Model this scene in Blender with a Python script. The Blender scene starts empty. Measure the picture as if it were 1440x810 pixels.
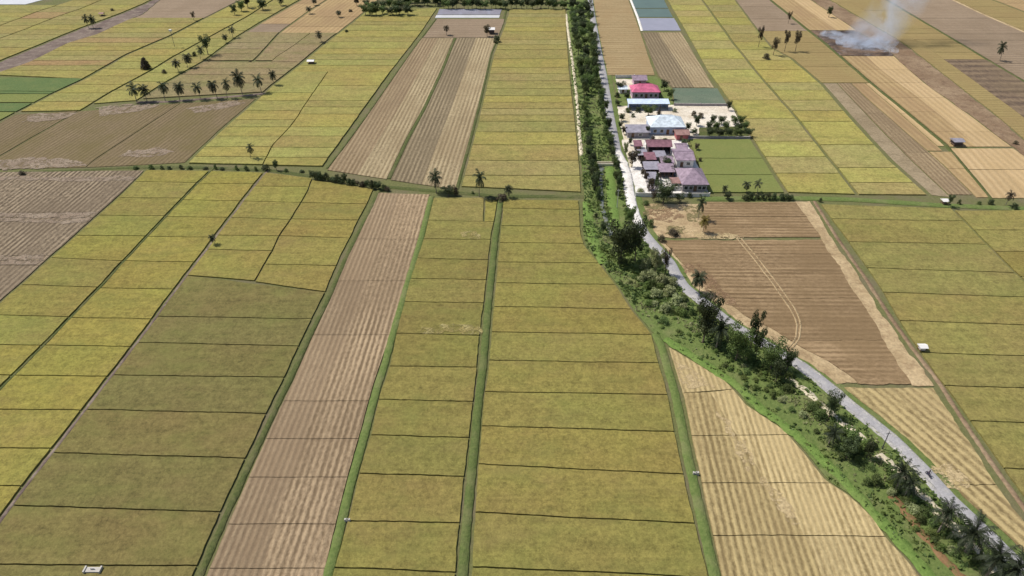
import bpy, bmesh, math, random
from mathutils import Vector, Matrix, noise
random.seed(7)
sc = bpy.context.scene
col = sc.collection
R = math.radians

# ------------------------------------------------------------------ camera
H = 125.0                      # flying height above the paddies
F = 1000.0                     # focal length in photo pixels (1440 wide)
PITCH = R(35.2)
CP, SP = math.cos(PITCH), math.sin(PITCH)
cam = bpy.data.cameras.new('camera')
cam.sensor_width = 36
cam.lens = 36 * F / 1440
cam.clip_start = 1
cam.clip_end = 9000
co = bpy.data.objects.new('camera', cam)
co.location = (0, 0, H)
co.rotation_euler = (R(90) - PITCH, 0, 0)
col.objects.link(co)
sc.camera = co

def at(x, y, z=0.0):
    """ground point seen at photo position x, y"""
    u, v = x - 720, y - 405
    k = (H - z) / (F * SP + v * CP)
    return Vector((u * k, (F * CP - v * SP) * k, z))

def depth(p):
    return p.y * CP + (H - p.z) * SP

def height_for(p, ytop):
    """height of a vertical thing standing at p whose top is seen at row ytop"""
    v = ytop - 405
    # -F*(Y sp-(H-z)cp) = v*(Y cp+(H-z) sp)
    q = (F * p.y * SP + v * p.y * CP) / (F * CP - v * SP)   # q = H-z
    return H - q

# ------------------------------------------------------------------ materials
def new_mat(name):
    m = bpy.data.materials.new(name)
    m.use_nodes = True
    nt = m.node_tree
    b = nt.nodes['Principled BSDF']
    b.inputs['Roughness'].default_value = 0.85
    b.inputs['Specular IOR Level'].default_value = 0.15
    return m, nt, b

def nd(nt, t, **kw):
    n = nt.nodes.new(t)
    for k, v in kw.items():
        setattr(n, k, v)
    return n

def rgb(c):
    return (c[0], c[1], c[2], 1)

def tex_noise(nt, vec, scale, detail=3, rough=.55):
    n = nd(nt, 'ShaderNodeTexNoise')
    n.inputs['Scale'].default_value = scale
    n.inputs['Detail'].default_value = detail
    n.inputs['Roughness'].default_value = rough
    nt.links.new(vec, n.inputs['Vector'])
    return n.outputs['Fac']

def math_n(nt, op, a, b=None, clamp=False):
    n = nd(nt, 'ShaderNodeMath', operation=op, use_clamp=clamp)
    for i, x in enumerate((a, b)):
        if x is None: continue
        if isinstance(x, (int, float)): n.inputs[i].default_value = x
        else: nt.links.new(x, n.inputs[i])
    return n.outputs[0]

def maprange(nt, x, a, b, c=0, d=1):
    n = nd(nt, 'ShaderNodeMapRange')
    n.inputs[1].default_value = a; n.inputs[2].default_value = b
    n.inputs[3].default_value = c; n.inputs[4].default_value = d
    nt.links.new(x, n.inputs[0])
    return n.outputs[0]

def mix(nt, fac, a, b, mode='MIX'):
    n = nd(nt, 'ShaderNodeMix', data_type='RGBA', blend_type=mode)
    for i, x in ((0, fac), (6, a), (7, b)):
        if isinstance(x, (int, float)): n.inputs[i].default_value = x
        elif isinstance(x, tuple): n.inputs[i].default_value = rgb(x)
        else: nt.links.new(x, n.inputs[i])
    return n.outputs[2]

def world_pos(nt, sx=1, sy=1, sz=1):
    g = nd(nt, 'ShaderNodeNewGeometry')
    m = nd(nt, 'ShaderNodeMapping')
    m.inputs['Scale'].default_value = (sx, sy, sz)
    nt.links.new(g.outputs['Position'], m.inputs['Vector'])
    return m.outputs[0]

def bump(nt, b, h, strength, dist):
    n = nd(nt, 'ShaderNodeBump')
    n.inputs['Strength'].default_value = strength
    n.inputs['Distance'].default_value = dist
    nt.links.new(h, n.inputs['Height'])
    nt.links.new(n.outputs[0], b.inputs['Normal'])

def plain(name, c, rough=.8, var=.25, scale=1.5, metal=0, spec=.2):
    m, nt, b = new_mat(name)
    p = world_pos(nt)
    f = maprange(nt, tex_noise(nt, p, scale, 4), .3, .7)
    dark = tuple(x * (1 - var) for x in c); lite = tuple(min(.95, x * (1 + var * .6)) for x in c)
    nt.links.new(mix(nt, f, dark, lite), b.inputs['Base Color'])
    b.inputs['Roughness'].default_value = rough
    b.inputs['Metallic'].default_value = metal
    b.inputs['Specular IOR Level'].default_value = spec
    return m

def mat_rice():
    """standing rice: every field carries its own colour, grain and streaks are in the crop"""
    m, nt, b = new_mat('standing_rice')
    oi = nd(nt, 'ShaderNodeObjectInfo')
    p = world_pos(nt)
    fine = tex_noise(nt, p, 1.3, 6, .82)
    mid = tex_noise(nt, p, .35, 4, .6)
    big = tex_noise(nt, p, .045, 3, .5)
    streak = tex_noise(nt, world_pos(nt, .05, .9, 1), 1.0, 4, .6)
    c = oi.outputs['Color']
    hsv = nd(nt, 'ShaderNodeHueSaturation')
    nt.links.new(c, hsv.inputs['Color'])
    nt.links.new(maprange(nt, big, .3, .7, .487, .512), hsv.inputs['Hue'])
    v = math_n(nt, 'ADD', maprange(nt, fine, .25, .75, .42, 1.58), maprange(nt, mid, .3, .7, -.16, .16))
    v = math_n(nt, 'ADD', v, maprange(nt, streak, .3, .7, -.10, .10))
    nt.links.new(v, hsv.inputs['Value'])
    # browner, riper blotches
    rf = maprange(nt, tex_noise(nt, world_pos(nt, .05, .11, 1), 1.0, 4, .65), .50, .78, 0, .35)
    cc = mix(nt, rf, hsv.outputs[0], (.225, .160, .068))
    gf = maprange(nt, tex_noise(nt, world_pos(nt, .09, .15, 1), 1.0, 5, .6), .50, .78, 0, .5)
    cc = mix(nt, gf, cc, (.155, .168, .044))
    nt.links.new(cc, b.inputs['Base Color'])
    b.inputs['Roughness'].default_value = .9
    h = math_n(nt, 'ADD', fine, math_n(nt, 'MULTIPLY', mid, .8))
    bump(nt, b, h, .55, .5)
    return m

def mat_stubble(name, soil, straw, wl=2.0, axis=0, thr=.5, soft=.3, blotch=None, amt=.5, patchy=.5, wob=.5, crossy=0):
    """harvested or ploughed ground with rows running along one side of the field (uv in metres)"""
    m, nt, b = new_mat(name)
    oi = nd(nt, 'ShaderNodeObjectInfo')
    uv = nd(nt, 'ShaderNodeUVMap')
    sp = nd(nt, 'ShaderNodeSeparateXYZ'); nt.links.new(uv.outputs[0], sp.inputs[0])
    p = world_pos(nt)
    w = math_n(nt, 'MULTIPLY', math_n(nt, 'SUBTRACT', tex_noise(nt, p, .5, 3), .5), wob * 1.2)
    x = math_n(nt, 'ADD', sp.outputs[axis], w)
    s = math_n(nt, 'SINE', math_n(nt, 'MULTIPLY', x, 2 * math.pi / wl))
    fine = tex_noise(nt, p, 1.7, 5, .75)
    def along(fx, fy, det):
        v = nd(nt, 'ShaderNodeCombineXYZ')
        nt.links.new(math_n(nt, 'MULTIPLY', x, fx), v.inputs[axis])
        nt.links.new(math_n(nt, 'MULTIPLY', sp.outputs[1 - axis], fy), v.inputs[1 - axis])
        return tex_noise(nt, v.outputs[0], 1.0, det, .6)
    row = along(.9 / wl, .03, 3)                 # every row its own strength and width
    clump = along(2.2 / wl, .55, 3)              # straw lies in broken clumps along the row
    band = maprange(nt, along(.09, .012, 2), .38, .6, .25, 1)
    a = math_n(nt, 'MULTIPLY', s, .42)
    a = math_n(nt, 'ADD', a, math_n(nt, 'MULTIPLY', math_n(nt, 'SUBTRACT', row, .5), 3.2 * patchy))
    a = math_n(nt, 'MULTIPLY', a, band)
    a = math_n(nt, 'ADD', a, math_n(nt, 'MULTIPLY', math_n(nt, 'SUBTRACT', clump, .5), 1.5))
    a = math_n(nt, 'ADD', a, math_n(nt, 'MULTIPLY', math_n(nt, 'SUBTRACT', fine, .5), 1.3))
    a = math_n(nt, 'ADD', a, .5)
    fac = maprange(nt, a, thr - soft, thr + soft)
    c = mix(nt, fac, soil, straw)
    bl = tex_noise(nt, world_pos(nt, .055, .035, 1), 1, 4, .6)
    if blotch:
        c = mix(nt, maprange(nt, bl, .42, .62, 0, amt), c, blotch)
    g = tex_noise(nt, p, 4.5, 3, .8)
    hsv = nd(nt, 'ShaderNodeHueSaturation')
    nt.links.new(c, hsv.inputs['Color'])
    v = math_n(nt, 'ADD', maprange(nt, g, .3, .7, .8, 1.2), maprange(nt, oi.outputs['Random'], 0, 1, -.06, .06))
    nt.links.new(v, hsv.inputs['Value'])
    c = mix(nt, 1.0, hsv.outputs[0], oi.outputs['Color'], 'MULTIPLY')
    nt.links.new(c, b.inputs['Base Color'])
    b.inputs['Roughness'].default_value = .95
    bump(nt, b, math_n(nt, 'ADD', math_n(nt, 'MULTIPLY', s, .5), math_n(nt, 'MULTIPLY', fine, 1.2)), .5, .25)
    return m

def mat_grass(name, a, b_, dry, dryamt=.5):
    m, nt, b = new_mat(name)
    p = world_pos(nt)
    f1 = tex_noise(nt, p, 1.3, 5, .7)
    f2 = tex_noise(nt, p, .13, 4, .6)
    c = mix(nt, maprange(nt, f1, .3, .7), a, b_)
    c = mix(nt, maprange(nt, f2, .5, .72, 0, dryamt), c, dry)
    nt.links.new(c, b.inputs['Base Color'])
    b.inputs['Roughness'].default_value = .95
    bump(nt, b, f1, .8, .5)
    return m

def mat_leaf(name, a, b_, trans=.25, rng=.35):
    m, nt, b = new_mat(name)
    oi = nd(nt, 'ShaderNodeObjectInfo')
    p = world_pos(nt)
    f = tex_noise(nt, p, .9, 3, .7)
    c = mix(nt, maprange(nt, f, .3, .7), a, b_)
    hsv = nd(nt, 'ShaderNodeHueSaturation')
    nt.links.new(c, hsv.inputs['Color'])
    nt.links.new(maprange(nt, oi.outputs['Random'], 0, 1, .485, .515), hsv.inputs['Hue'])
    nt.links.new(maprange(nt, oi.outputs['Random'], 0, 1, 1 - rng, 1 + rng), hsv.inputs['Value'])
    nt.links.new(hsv.outputs[0], b.inputs['Base Color'])
    b.inputs['Roughness'].default_value = .6
    b.inputs['Specular IOR Level'].default_value = .25
    tr = nd(nt, 'ShaderNodeBsdfTranslucent')
    nt.links.new(hsv.outputs[0], tr.inputs[0])
    mx = nd(nt, 'ShaderNodeMixShader'); mx.inputs[0].default_value = trans
    nt.links.new(b.outputs[0], mx.inputs[1]); nt.links.new(tr.outputs[0], mx.inputs[2])
    nt.links.new(mx.outputs[0], nt.nodes['Material Output'].inputs['Surface'])
    return m

def mat_water(name, c, rough=.08):
    m, nt, b = new_mat(name)
    p = world_pos(nt)
    f = tex_noise(nt, p, .12, 3)
    nt.links.new(mix(nt, f, tuple(x * .8 for x in c), tuple(x * 1.15 for x in c)), b.inputs['Base Color'])
    b.inputs['Roughness'].default_value = rough
    b.inputs['Specular IOR Level'].default_value = .5
    bump(nt, b, tex_noise(nt, p, 1.5, 3), .08, .1)
    return m

def mat_ground():
    m, nt, b = new_mat('bund_soil')
    p = world_pos(nt)
    f1 = tex_noise(nt, p, 1.2, 5, .7)
    f2 = tex_noise(nt, p, .07, 4, .6)
    c = mix(nt, maprange(nt, f1, .3, .7), (.095, .105, .036), (.175, .175, .07))
    c = mix(nt, maprange(nt, f2, .45, .7, 0, .7), c, (.17, .135, .09))
    # patchwork of fields far outside the surveyed block
    br = nd(nt, 'ShaderNodeTexBrick')
    br.inputs['Scale'].default_value = .02
    br.inputs['Color1'].default_value = (.27, .22, .06, 1)
    br.inputs['Color2'].default_value = (.30, .22, .14, 1)
    br.inputs['Mortar'].default_value = (.07, .08, .03, 1)
    br.inputs['Mortar Size'].default_value = .012
    rot = nd(nt, 'ShaderNodeMapping'); rot.inputs['Rotation'].default_value = (0, 0, R(90))
    g = nd(nt, 'ShaderNodeNewGeometry'); nt.links.new(g.outputs['Position'], rot.inputs['Vector'])
    nt.links.new(rot.outputs[0], br.inputs['Vector'])
    pw = mix(nt, maprange(nt, f1, .3, .7, 0, .3), br.outputs['Color'], (.12, .12, .04))
    sp = nd(nt, 'ShaderNodeSeparateXYZ'); nt.links.new(g.outputs['Position'], sp.inputs[0])
    fx = maprange(nt, math_n(nt, 'ABSOLUTE', sp.outputs[0]), 400, 410)
    fy = maprange(nt, math_n(nt, 'ABSOLUTE', math_n(nt, 'SUBTRACT', sp.outputs[1], 320)), 260, 270)
    c = mix(nt, math_n(nt, 'MAXIMUM', fx, fy), c, pw)
    nt.links.new(c, b.inputs['Base Color'])
    b.inputs['Roughness'].default_value = .95
    bump(nt, b, f1, .8, .4)
    return m

def mat_mottle(name, cols, scales=(.05, .4, 2.), rough=.95, b_amt=.5, ragged=None):
    m, nt, b = new_mat(name)
    p = world_pos(nt)
    c = mix(nt, maprange(nt, tex_noise(nt, p, scales[0], 5, .65), .38, .62), cols[0], cols[1])
    if len(cols) > 2:
        c = mix(nt, maprange(nt, tex_noise(nt, p, scales[1], 5, .7), .5, .68, 0, .85), c, cols[2])
    fn = tex_noise(nt, p, scales[2], 4, .75)
    c = mix(nt, .55, c, mix(nt, maprange(nt, fn, .25, .75), (.35, .35, .35), (1.5, 1.5, 1.5)), 'MULTIPLY')
    nt.links.new(c, b.inputs['Base Color'])
    b.inputs['Roughness'].default_value = rough
    bump(nt, b, fn, b_amt, .3)
    if ragged:
        r = math_n(nt, 'ADD', tex_noise(nt, p, .35, 5, .7), math_n(nt, 'MULTIPLY', math_n(nt, 'SUBTRACT', tex_noise(nt, p, 2.2, 3, .7), .5), .5))
        nt.links.new(maprange(nt, r, ragged - .08, ragged + .08), b.inputs['Alpha'])
    return m

M = {}
M['rice'] = mat_rice()
M['ground'] = mat_ground()
# soil, straw
M['rows'] = mat_stubble('stubble_rows', (.165, .117, .068), (.39, .29, .178), 1.45, 0, .5, .38, (.20, .143, .085), .5, .38, .1)
M['rows_soft'] = mat_stubble('stubble_rows_worn', (.185, .132, .080), (.335, .252, .155), 1.45, 0, .55, .5, (.21, .15, .09), .7, .32, .1)
M['rows_far'] = mat_stubble('stubble_rows_thin', (.19, .145, .08), (.40, .32, .19), 1.8, 0, .48, .4, (.23, .17, .095), .5, .4, .1)
M['rows_brown'] = mat_stubble('stubble_rows_brown', (.175, .125, .07), (.31, .235, .14), 1.8, 0, .52, .42, (.195, .14, .083), .5, .4, .1)
M['rows_dark'] = mat_stubble('stubble_rows_damp', (.14, .108, .065), (.29, .23, .14), 1.8, 0, .55, .42, (.165, .128, .077), .5, .3, .1)
M['rows_gold'] = mat_stubble('stubble_rows_gold', (.18, .134, .06), (.41, .32, .152), 1.5, 0, .45, .42, (.27, .20, .095), .6, .45, .1)
M['rows_gold_pale'] = mat_stubble('stubble_rows_pale', (.23, .172, .078), (.49, .385, .195), 1.35, 0, .40, .45, (.42, .325, .16), .6, .45, .1)
M['rows_gold_wide'] = mat_stubble('stubble_rows_wide', (.195, .145, .066), (.45, .35, .168), 2.2, 0, .42, .4, (.37, .28, .14), .5, .5, .1)
M['cross_rows'] = mat_stubble('ploughed_cross_rows', (.15, .10, .052), (.335, .235, .13), 1.9, 1, .52, .5, (.19, .128, .065), .7, .95, .12)
M['orange_rows'] = mat_stubble('orange_stubble', (.22, .16, .08), (.35, .265, .14), 4.0, 1, .5, .6, (.27, .19, .095), .6, .8, .3)
M['tan'] = mat_stubble('dry_stubble', (0.268, 0.185, 0.086), (0.422, 0.305, 0.155), 3.0, 0, .5, .7, (0.278, 0.185, 0.099), .6, .35, .4)
M['peach'] = mat_stubble('pale_stubble', (0.371, 0.260, 0.133), (0.505, 0.370, 0.202), 3.0, 0, .4, .7, (0.381, 0.270, 0.129), .4, .3, .4)
M['olive'] = mat_stubble('olive_stubble', (0.206, 0.158, 0.065), (0.319, 0.245, 0.103), 3.0, 1, .5, .6, (0.247, 0.175, 0.077), .5, .6, .4)
M['mauve'] = mat_stubble('reddish_soil', (.21, .155, .105), (.295, .225, .15), 4.0, 1, .5, .6, (.21, .155, .10), .6, .5, .4)
M['purple_rows'] = mat_stubble('burnt_rows', (0.088, 0.062, 0.047), (0.227, 0.165, 0.103), 8.0, 1, .47, .45, (0.196, 0.145, 0.086), .4, .8, .5)
M['wet_rows'] = mat_stubble('flattened_stubble', (.098, .074, .048), (.315, .248, .165), 1.8, 0, .52, .32, (.155, .118, .078), .6, .35, .1)
M['rough'] = mat_stubble('rough_fallow', (0.118, 0.088, 0.046), (0.211, 0.160, 0.090), 1.9, 0, .5, .55, (0.139, 0.110, 0.047), .8, .3, .3)
M['pale_dirt'] = mat_mottle('bleached_straw', ((.33, .265, .195), (.26, .20, .145), (.20, .145, .10)), (.12, .35, 1.5), ragged=.46)
M['pale_gold'] = mat_mottle('scattered_straw', ((.56, .44, .25), (.48, .37, .20), (.37, .28, .145)), (.12, .35, 1.5), ragged=.5)
M['track_straw'] = mat_mottle('wheel_track_straw', ((.43, .325, .185), (.36, .265, .145), (.28, .195, .11)), (.12, .35, 1.5), ragged=.40)
M['dry_weeds'] = mat_mottle('dry_weeds', ((.14, .13, .05), (.19, .165, .075), (.24, .19, .10)), (.12, .35, 1.5), ragged=.5)
M['red_soil'] = mat_mottle('reddish_straw', ((.27, .17, .095), (.23, .145, .085), (.36, .26, .15)), (.12, .35, 1.5), ragged=.5)
M['straw_pale'] = mat_mottle('lodged_rice', ((.36, .31, .14), (.27, .22, .08), (.22, .18, .06)), (.3, .7, 2.2), ragged=.5)
M['grey_track'] = mat_mottle('bleached_track', ((.245, .19, .115), (.31, .245, .155), (.19, .15, .09)), (.06, .2, 1.2))
M['rust_track'] = mat_mottle('rust_soil', ((.19, .125, .075), (.29, .21, .13), (.155, .10, .065)), (.05, .25, 1.2))
M['straw_band'] = mat_mottle('trampled_straw', ((.36, .265, .145), (.50, .38, .22), (.26, .18, .10)), (.08, .35, 1.6))
M['dirt_track'] = mat_mottle('canal_mud', ((.135, .10, .085), (.20, .155, .125), (.28, .23, .18)), (.05, .2, 1.2))
M['burnt'] = mat_mottle('burnt_stubble', ((.04, .03, .026), (.20, .135, .09), (.22, .19, .175)), (.09, .16, .8))
M['bright_grass'] = mat_grass('bright_grass', (.10, .17, .036), (.185, .27, .066), (.22, .24, .09), .3)
M['canal_grass'] = mat_grass('canal_weeds', (.07, .10, .028), (.135, .165, .05), (.21, .19, .09), .5)
M['verge'] = mat_grass('verge_grass', (.09, .135, .034), (.17, .21, .065), (.24, .215, .11), .5)
M['dull_grass'] = mat_grass('canal_grass', (.055, .07, .022), (.12, .135, .045), (.20, .165, .09), .5)
M['green_crop'] = mat_grass('young_rice', (.15, .175, .05), (.20, .22, .066), (.22, .21, .07), .35)
M['deep_crop'] = mat_grass('young_green_rice', (.085, .13, .045), (.13, .175, .058), (.19, .20, .07), .4)
M['teal'] = mat_mottle('netted_beds', ((.12, .16, .11), (.15, .18, .125), (.10, .13, .095)), (.1, .4, 2.))
M['asphalt'] = mat_mottle('worn_asphalt', ((.31, .30, .305), (.38, .37, .37), (.46, .44, .41)), (.06, .3, 2.5), .85, .1)
M['chalk'] = mat_mottle('chalky_gravel', ((.68, .65, .60), (.80, .77, .72), (.52, .48, .42)), (.08, .3, 2.), .9, .3)
M['cream_yard'] = mat_mottle('sandy_yard', ((.60, .53, .42), (.72, .66, .55), (.45, .38, .28)), (.06, .15, 1.5), .9, .3)
M['court'] = mat_mottle('grey_court', ((.24, .215, .235), (.36, .32, .35), (.13, .115, .12)), (.15, .3, 1.2), .9, .3)
M['sand'] = mat_mottle('sand_spill', ((.55, .48, .34), (.70, .62, .46), (.32, .29, .16)), (.15, .6, 2.), .9, .4)
M['red_path'] = mat_mottle('red_earth', ((.20, .115, .055), (.27, .165, .085), (.12, .12, .04)), (.15, .6, 2.))
M['water_lilac'] = mat_water('pond_water', (.30, .29, .34), .25)
M['water_pale'] = mat_water('flooded_field', (.62, .62, .62), .3)
M['water_dark'] = mat_water('canal_water', (.16, .17, .14), .15)
M['water_teal'] = mat_water('fish_pond', (.10, .145, .115), .35)
M['leaf_dark'] = mat_leaf('dark_leaves', (.042, .060, .024), (.08, .105, .04), .25)
M['leaf_mid'] = mat_leaf('green_leaves', (.075, .112, .032), (.14, .185, .055), .3)
M['leaf_light'] = mat_leaf('light_leaves', (.105, .155, .035), (.18, .23, .065), .3, .25)
M['leaf_pale'] = mat_leaf('pale_leaves', (.22, .25, .10), (.38, .40, .20), .3, .2)
M['leaf_dry'] = mat_leaf('dry_brown_leaves', (.075, .058, .038), (.11, .09, .05), .2, .3)
M['palm_leaf'] = mat_leaf('palm_fronds', (.032, .042, .02), (.062, .074, .032), .12, .3)
M['palm_dark'] = mat_leaf('dark_palm_fronds', (.020, .028, .015), (.044, .056, .026), .08, .25)
M['palm_yellow'] = mat_leaf('yellow_palm_fronds', (.20, .17, .03), (.28, .24, .06), .2, .2)
M['bark'] = plain('bark', (.16, .125, .09), .9, .35, 3)
M['palm_bark'] = plain('palm_bark', (.25, .21, .17), .9, .35, 3)
M['white_wall'] = plain('white_plaster', (.72, .69, .66), .8, .12, .8)
M['blue_wall'] = plain('pale_blue_plaster', (.38, .45, .58), .8, .12, .8)
M['pink_wall'] = plain('pink_plaster', (.50, .34, .42), .8, .12, .8)
M['grey_wall'] = plain('grey_block_wall', (.33, .30, .31), .85, .25, .8)
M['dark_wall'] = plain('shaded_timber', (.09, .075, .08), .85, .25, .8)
M['red_wall'] = plain('red_plaster', (.42, .13, .14), .8, .2, .8)
M['roof_pink'] = plain('pink_metal_roof', (.60, .14, .24), .5, .35, .6, 0, .4)
M['roof_blue'] = plain('light_blue_roof', (.58, .68, .80), .5, .2, .6, 0, .4)
M['roof_deepblue'] = plain('blue_metal_roof', (.22, .32, .58), .5, .12, .6, 0, .4)
M['roof_white'] = plain('white_metal_roof', (.66, .74, .80), .5, .35, .6, 0, .4)
M['roof_maroon'] = plain('maroon_roof', (.24, .12, .145), .6, .35, .8)
M['roof_lilac'] = plain('faded_lilac_roof', (.31, .235, .285), .6, .35, .8)
M['roof_grey'] = plain('weathered_zinc', (.33, .31, .35), .5, .3, .7, .2, .4)
M['roof_rust'] = plain('rusty_roof', (.32, .19, .17), .7, .3, .8)
M['frame_white'] = plain('white_frames', (.75, .73, .70), .6, .05)
M['wood'] = plain('brown_wood', (.18, .11, .07), .8, .3, 2)
M['concrete'] = plain('concrete', (.50, .47, .42), .85, .2, 1.2)
M['cream_paint'] = plain('cream_paint', (.70, .64, .46), .7, .1, 1.2)
M['pole_paint'] = plain('pole_grey', (.55, .53, .50), .7, .1, 1.2)
M['pole_dark'] = plain('dark_steel', (.10, .10, .11), .5, .1, 1.2)
M['black'] = plain('black_rubber', (.02, .02, .02), .7, .1)
M['bike'] = plain('dark_blue_enamel', (.03, .035, .09), .35, .1, 1, 0, .5)
M['chrome'] = plain('chrome', (.5, .5, .52), .25, .1, 1, .9)
M['skin'] = plain('skin', (.30, .17, .11), .6, .1)
M['shirt'] = plain('navy_cloth', (.04, .045, .11), .9, .2)
M['trousers'] = plain('dark_trousers', (.05, .045, .05), .9, .2)
M['hair'] = plain('black_hair', (.015, .012, .01), .5, .1)
def mat_glass():
    m, nt, b = new_mat('window_glass')
    b.inputs['Base Color'].default_value = (.03, .035, .04, 1)
    b.inputs['Roughness'].default_value = .1
    b.inputs['Specular IOR Level'].default_value = .6
    return m
M['glass'] = mat_glass()

# ------------------------------------------------------------------ object helpers
def link(name, me, parent=None, m=None):
    o = bpy.data.objects.new(name, me)
    col.objects.link(o)
    if m is not None:
        me.materials.clear(); me.materials.append(m)
    if parent is not None: o.parent = parent
    return o

def from_bm(name, bm, m, parent=None, smooth=False):
    me = bpy.data.meshes.new(name)
    if smooth:
        for f in bm.faces: f.smooth = True
    bm.normal_update()
    bm.to_mesh(me); bm.free()
    return link(name, me, parent, m)

def tag(o, label, cat, group=None):
    o['label'] = label; o['category'] = cat
    if group: o['group'] = group
    return o

def struct(o):
    o['kind'] = 'structure'
    return o

def thing(name, loc, label, cat, group=None, rz=0):
    o = bpy.data.objects.new(name, None)
    o.empty_display_size = .5
    col.objects.link(o)
    o.location = loc; o.rotation_euler = (0, 0, rz)
    return tag(o, label, cat, group)

def box(bm, x0, x1, y0, y1, z0, z1):
    v = [bm.verts.new(p) for p in ((x0, y0, z0), (x1, y0, z0), (x1, y1, z0), (x0, y1, z0), (x0, y0, z1), (x1, y0, z1), (x1, y1, z1), (x0, y1, z1))]
    for f in ((3, 2, 1, 0), (4, 5, 6, 7), (0, 1, 5, 4), (1, 2, 6, 5), (2, 3, 7, 6), (3, 0, 4, 7)):
        bm.faces.new([v[i] for i in f])

def tube(bm, pts, rads, n=8, cap=True):
    rings = []
    for i, p in enumerate(pts):
        p = Vector(p)
        d = (Vector(pts[min(i + 1, len(pts) - 1)]) - Vector(pts[max(i - 1, 0)])).normalized()
        a = d.orthogonal().normalized()
        if abs(d.z) < .99: a = d.cross(Vector((0, 0, 1))).normalized()
        b = d.cross(a)
        rings.append([bm.verts.new(p + (a * math.cos(t) + b * math.sin(t)) * rads[i]) for t in [2 * math.pi * k / n for k in range(n)]])
    for r0, r1 in zip(rings, rings[1:]):
        for k in range(n):
            bm.faces.new((r0[k], r0[(k + 1) % n], r1[(k + 1) % n], r1[k]))
    if cap and n > 2:
        bm.faces.new(rings[0][::-1]); bm.faces.new(rings[-1])

def quad_in(bm, c, a, b):
    bm.faces.new([bm.verts.new(p) for p in (c - a - b, c + a - b, c + a + b, c - a + b)])

# ------------------------------------------------------------------ fields
def x_on(line, y):
    """x of a traced line (photo pixels, listed from top to bottom) at row y, extended straight past its ends"""
    if y <= line[0][1]: a, b = line[0], line[1]
    elif y >= line[-1][1]: a, b = line[-2], line[-1]
    else:
        for a, b in zip(line, line[1:]):
            if a[1] <= y <= b[1]: break
    return a[0] + (b[0] - a[0]) * (y - a[1]) / (b[1] - a[1])

def edge_pts(line, y0, y1, n):
    ys = [y0] + [p[1] for p in line if y0 + .5 < p[1] < y1 - .5] + [y1]
    g = [at(x_on(line, y), y) for y in ys]
    L = [0]
    for a, b in zip(g, g[1:]): L.append(L[-1] + (b - a).length)
    out = []
    j = 0
    for i in range(n + 1):
        t = L[-1] * i / n
        while j < len(L) - 2 and L[j + 1] < t: j += 1
        s = (t - L[j]) / max(1e-6, L[j + 1] - L[j])
        out.append(g[j].lerp(g[j + 1], min(1, s)))
    return out, L[-1]

def jit(p, amp, sc_=.6):
    n = noise.noise_vector(Vector((p.x * sc_, p.y * sc_, 3.7)))
    return Vector((n.x * amp, n.y * amp, 0))

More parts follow.
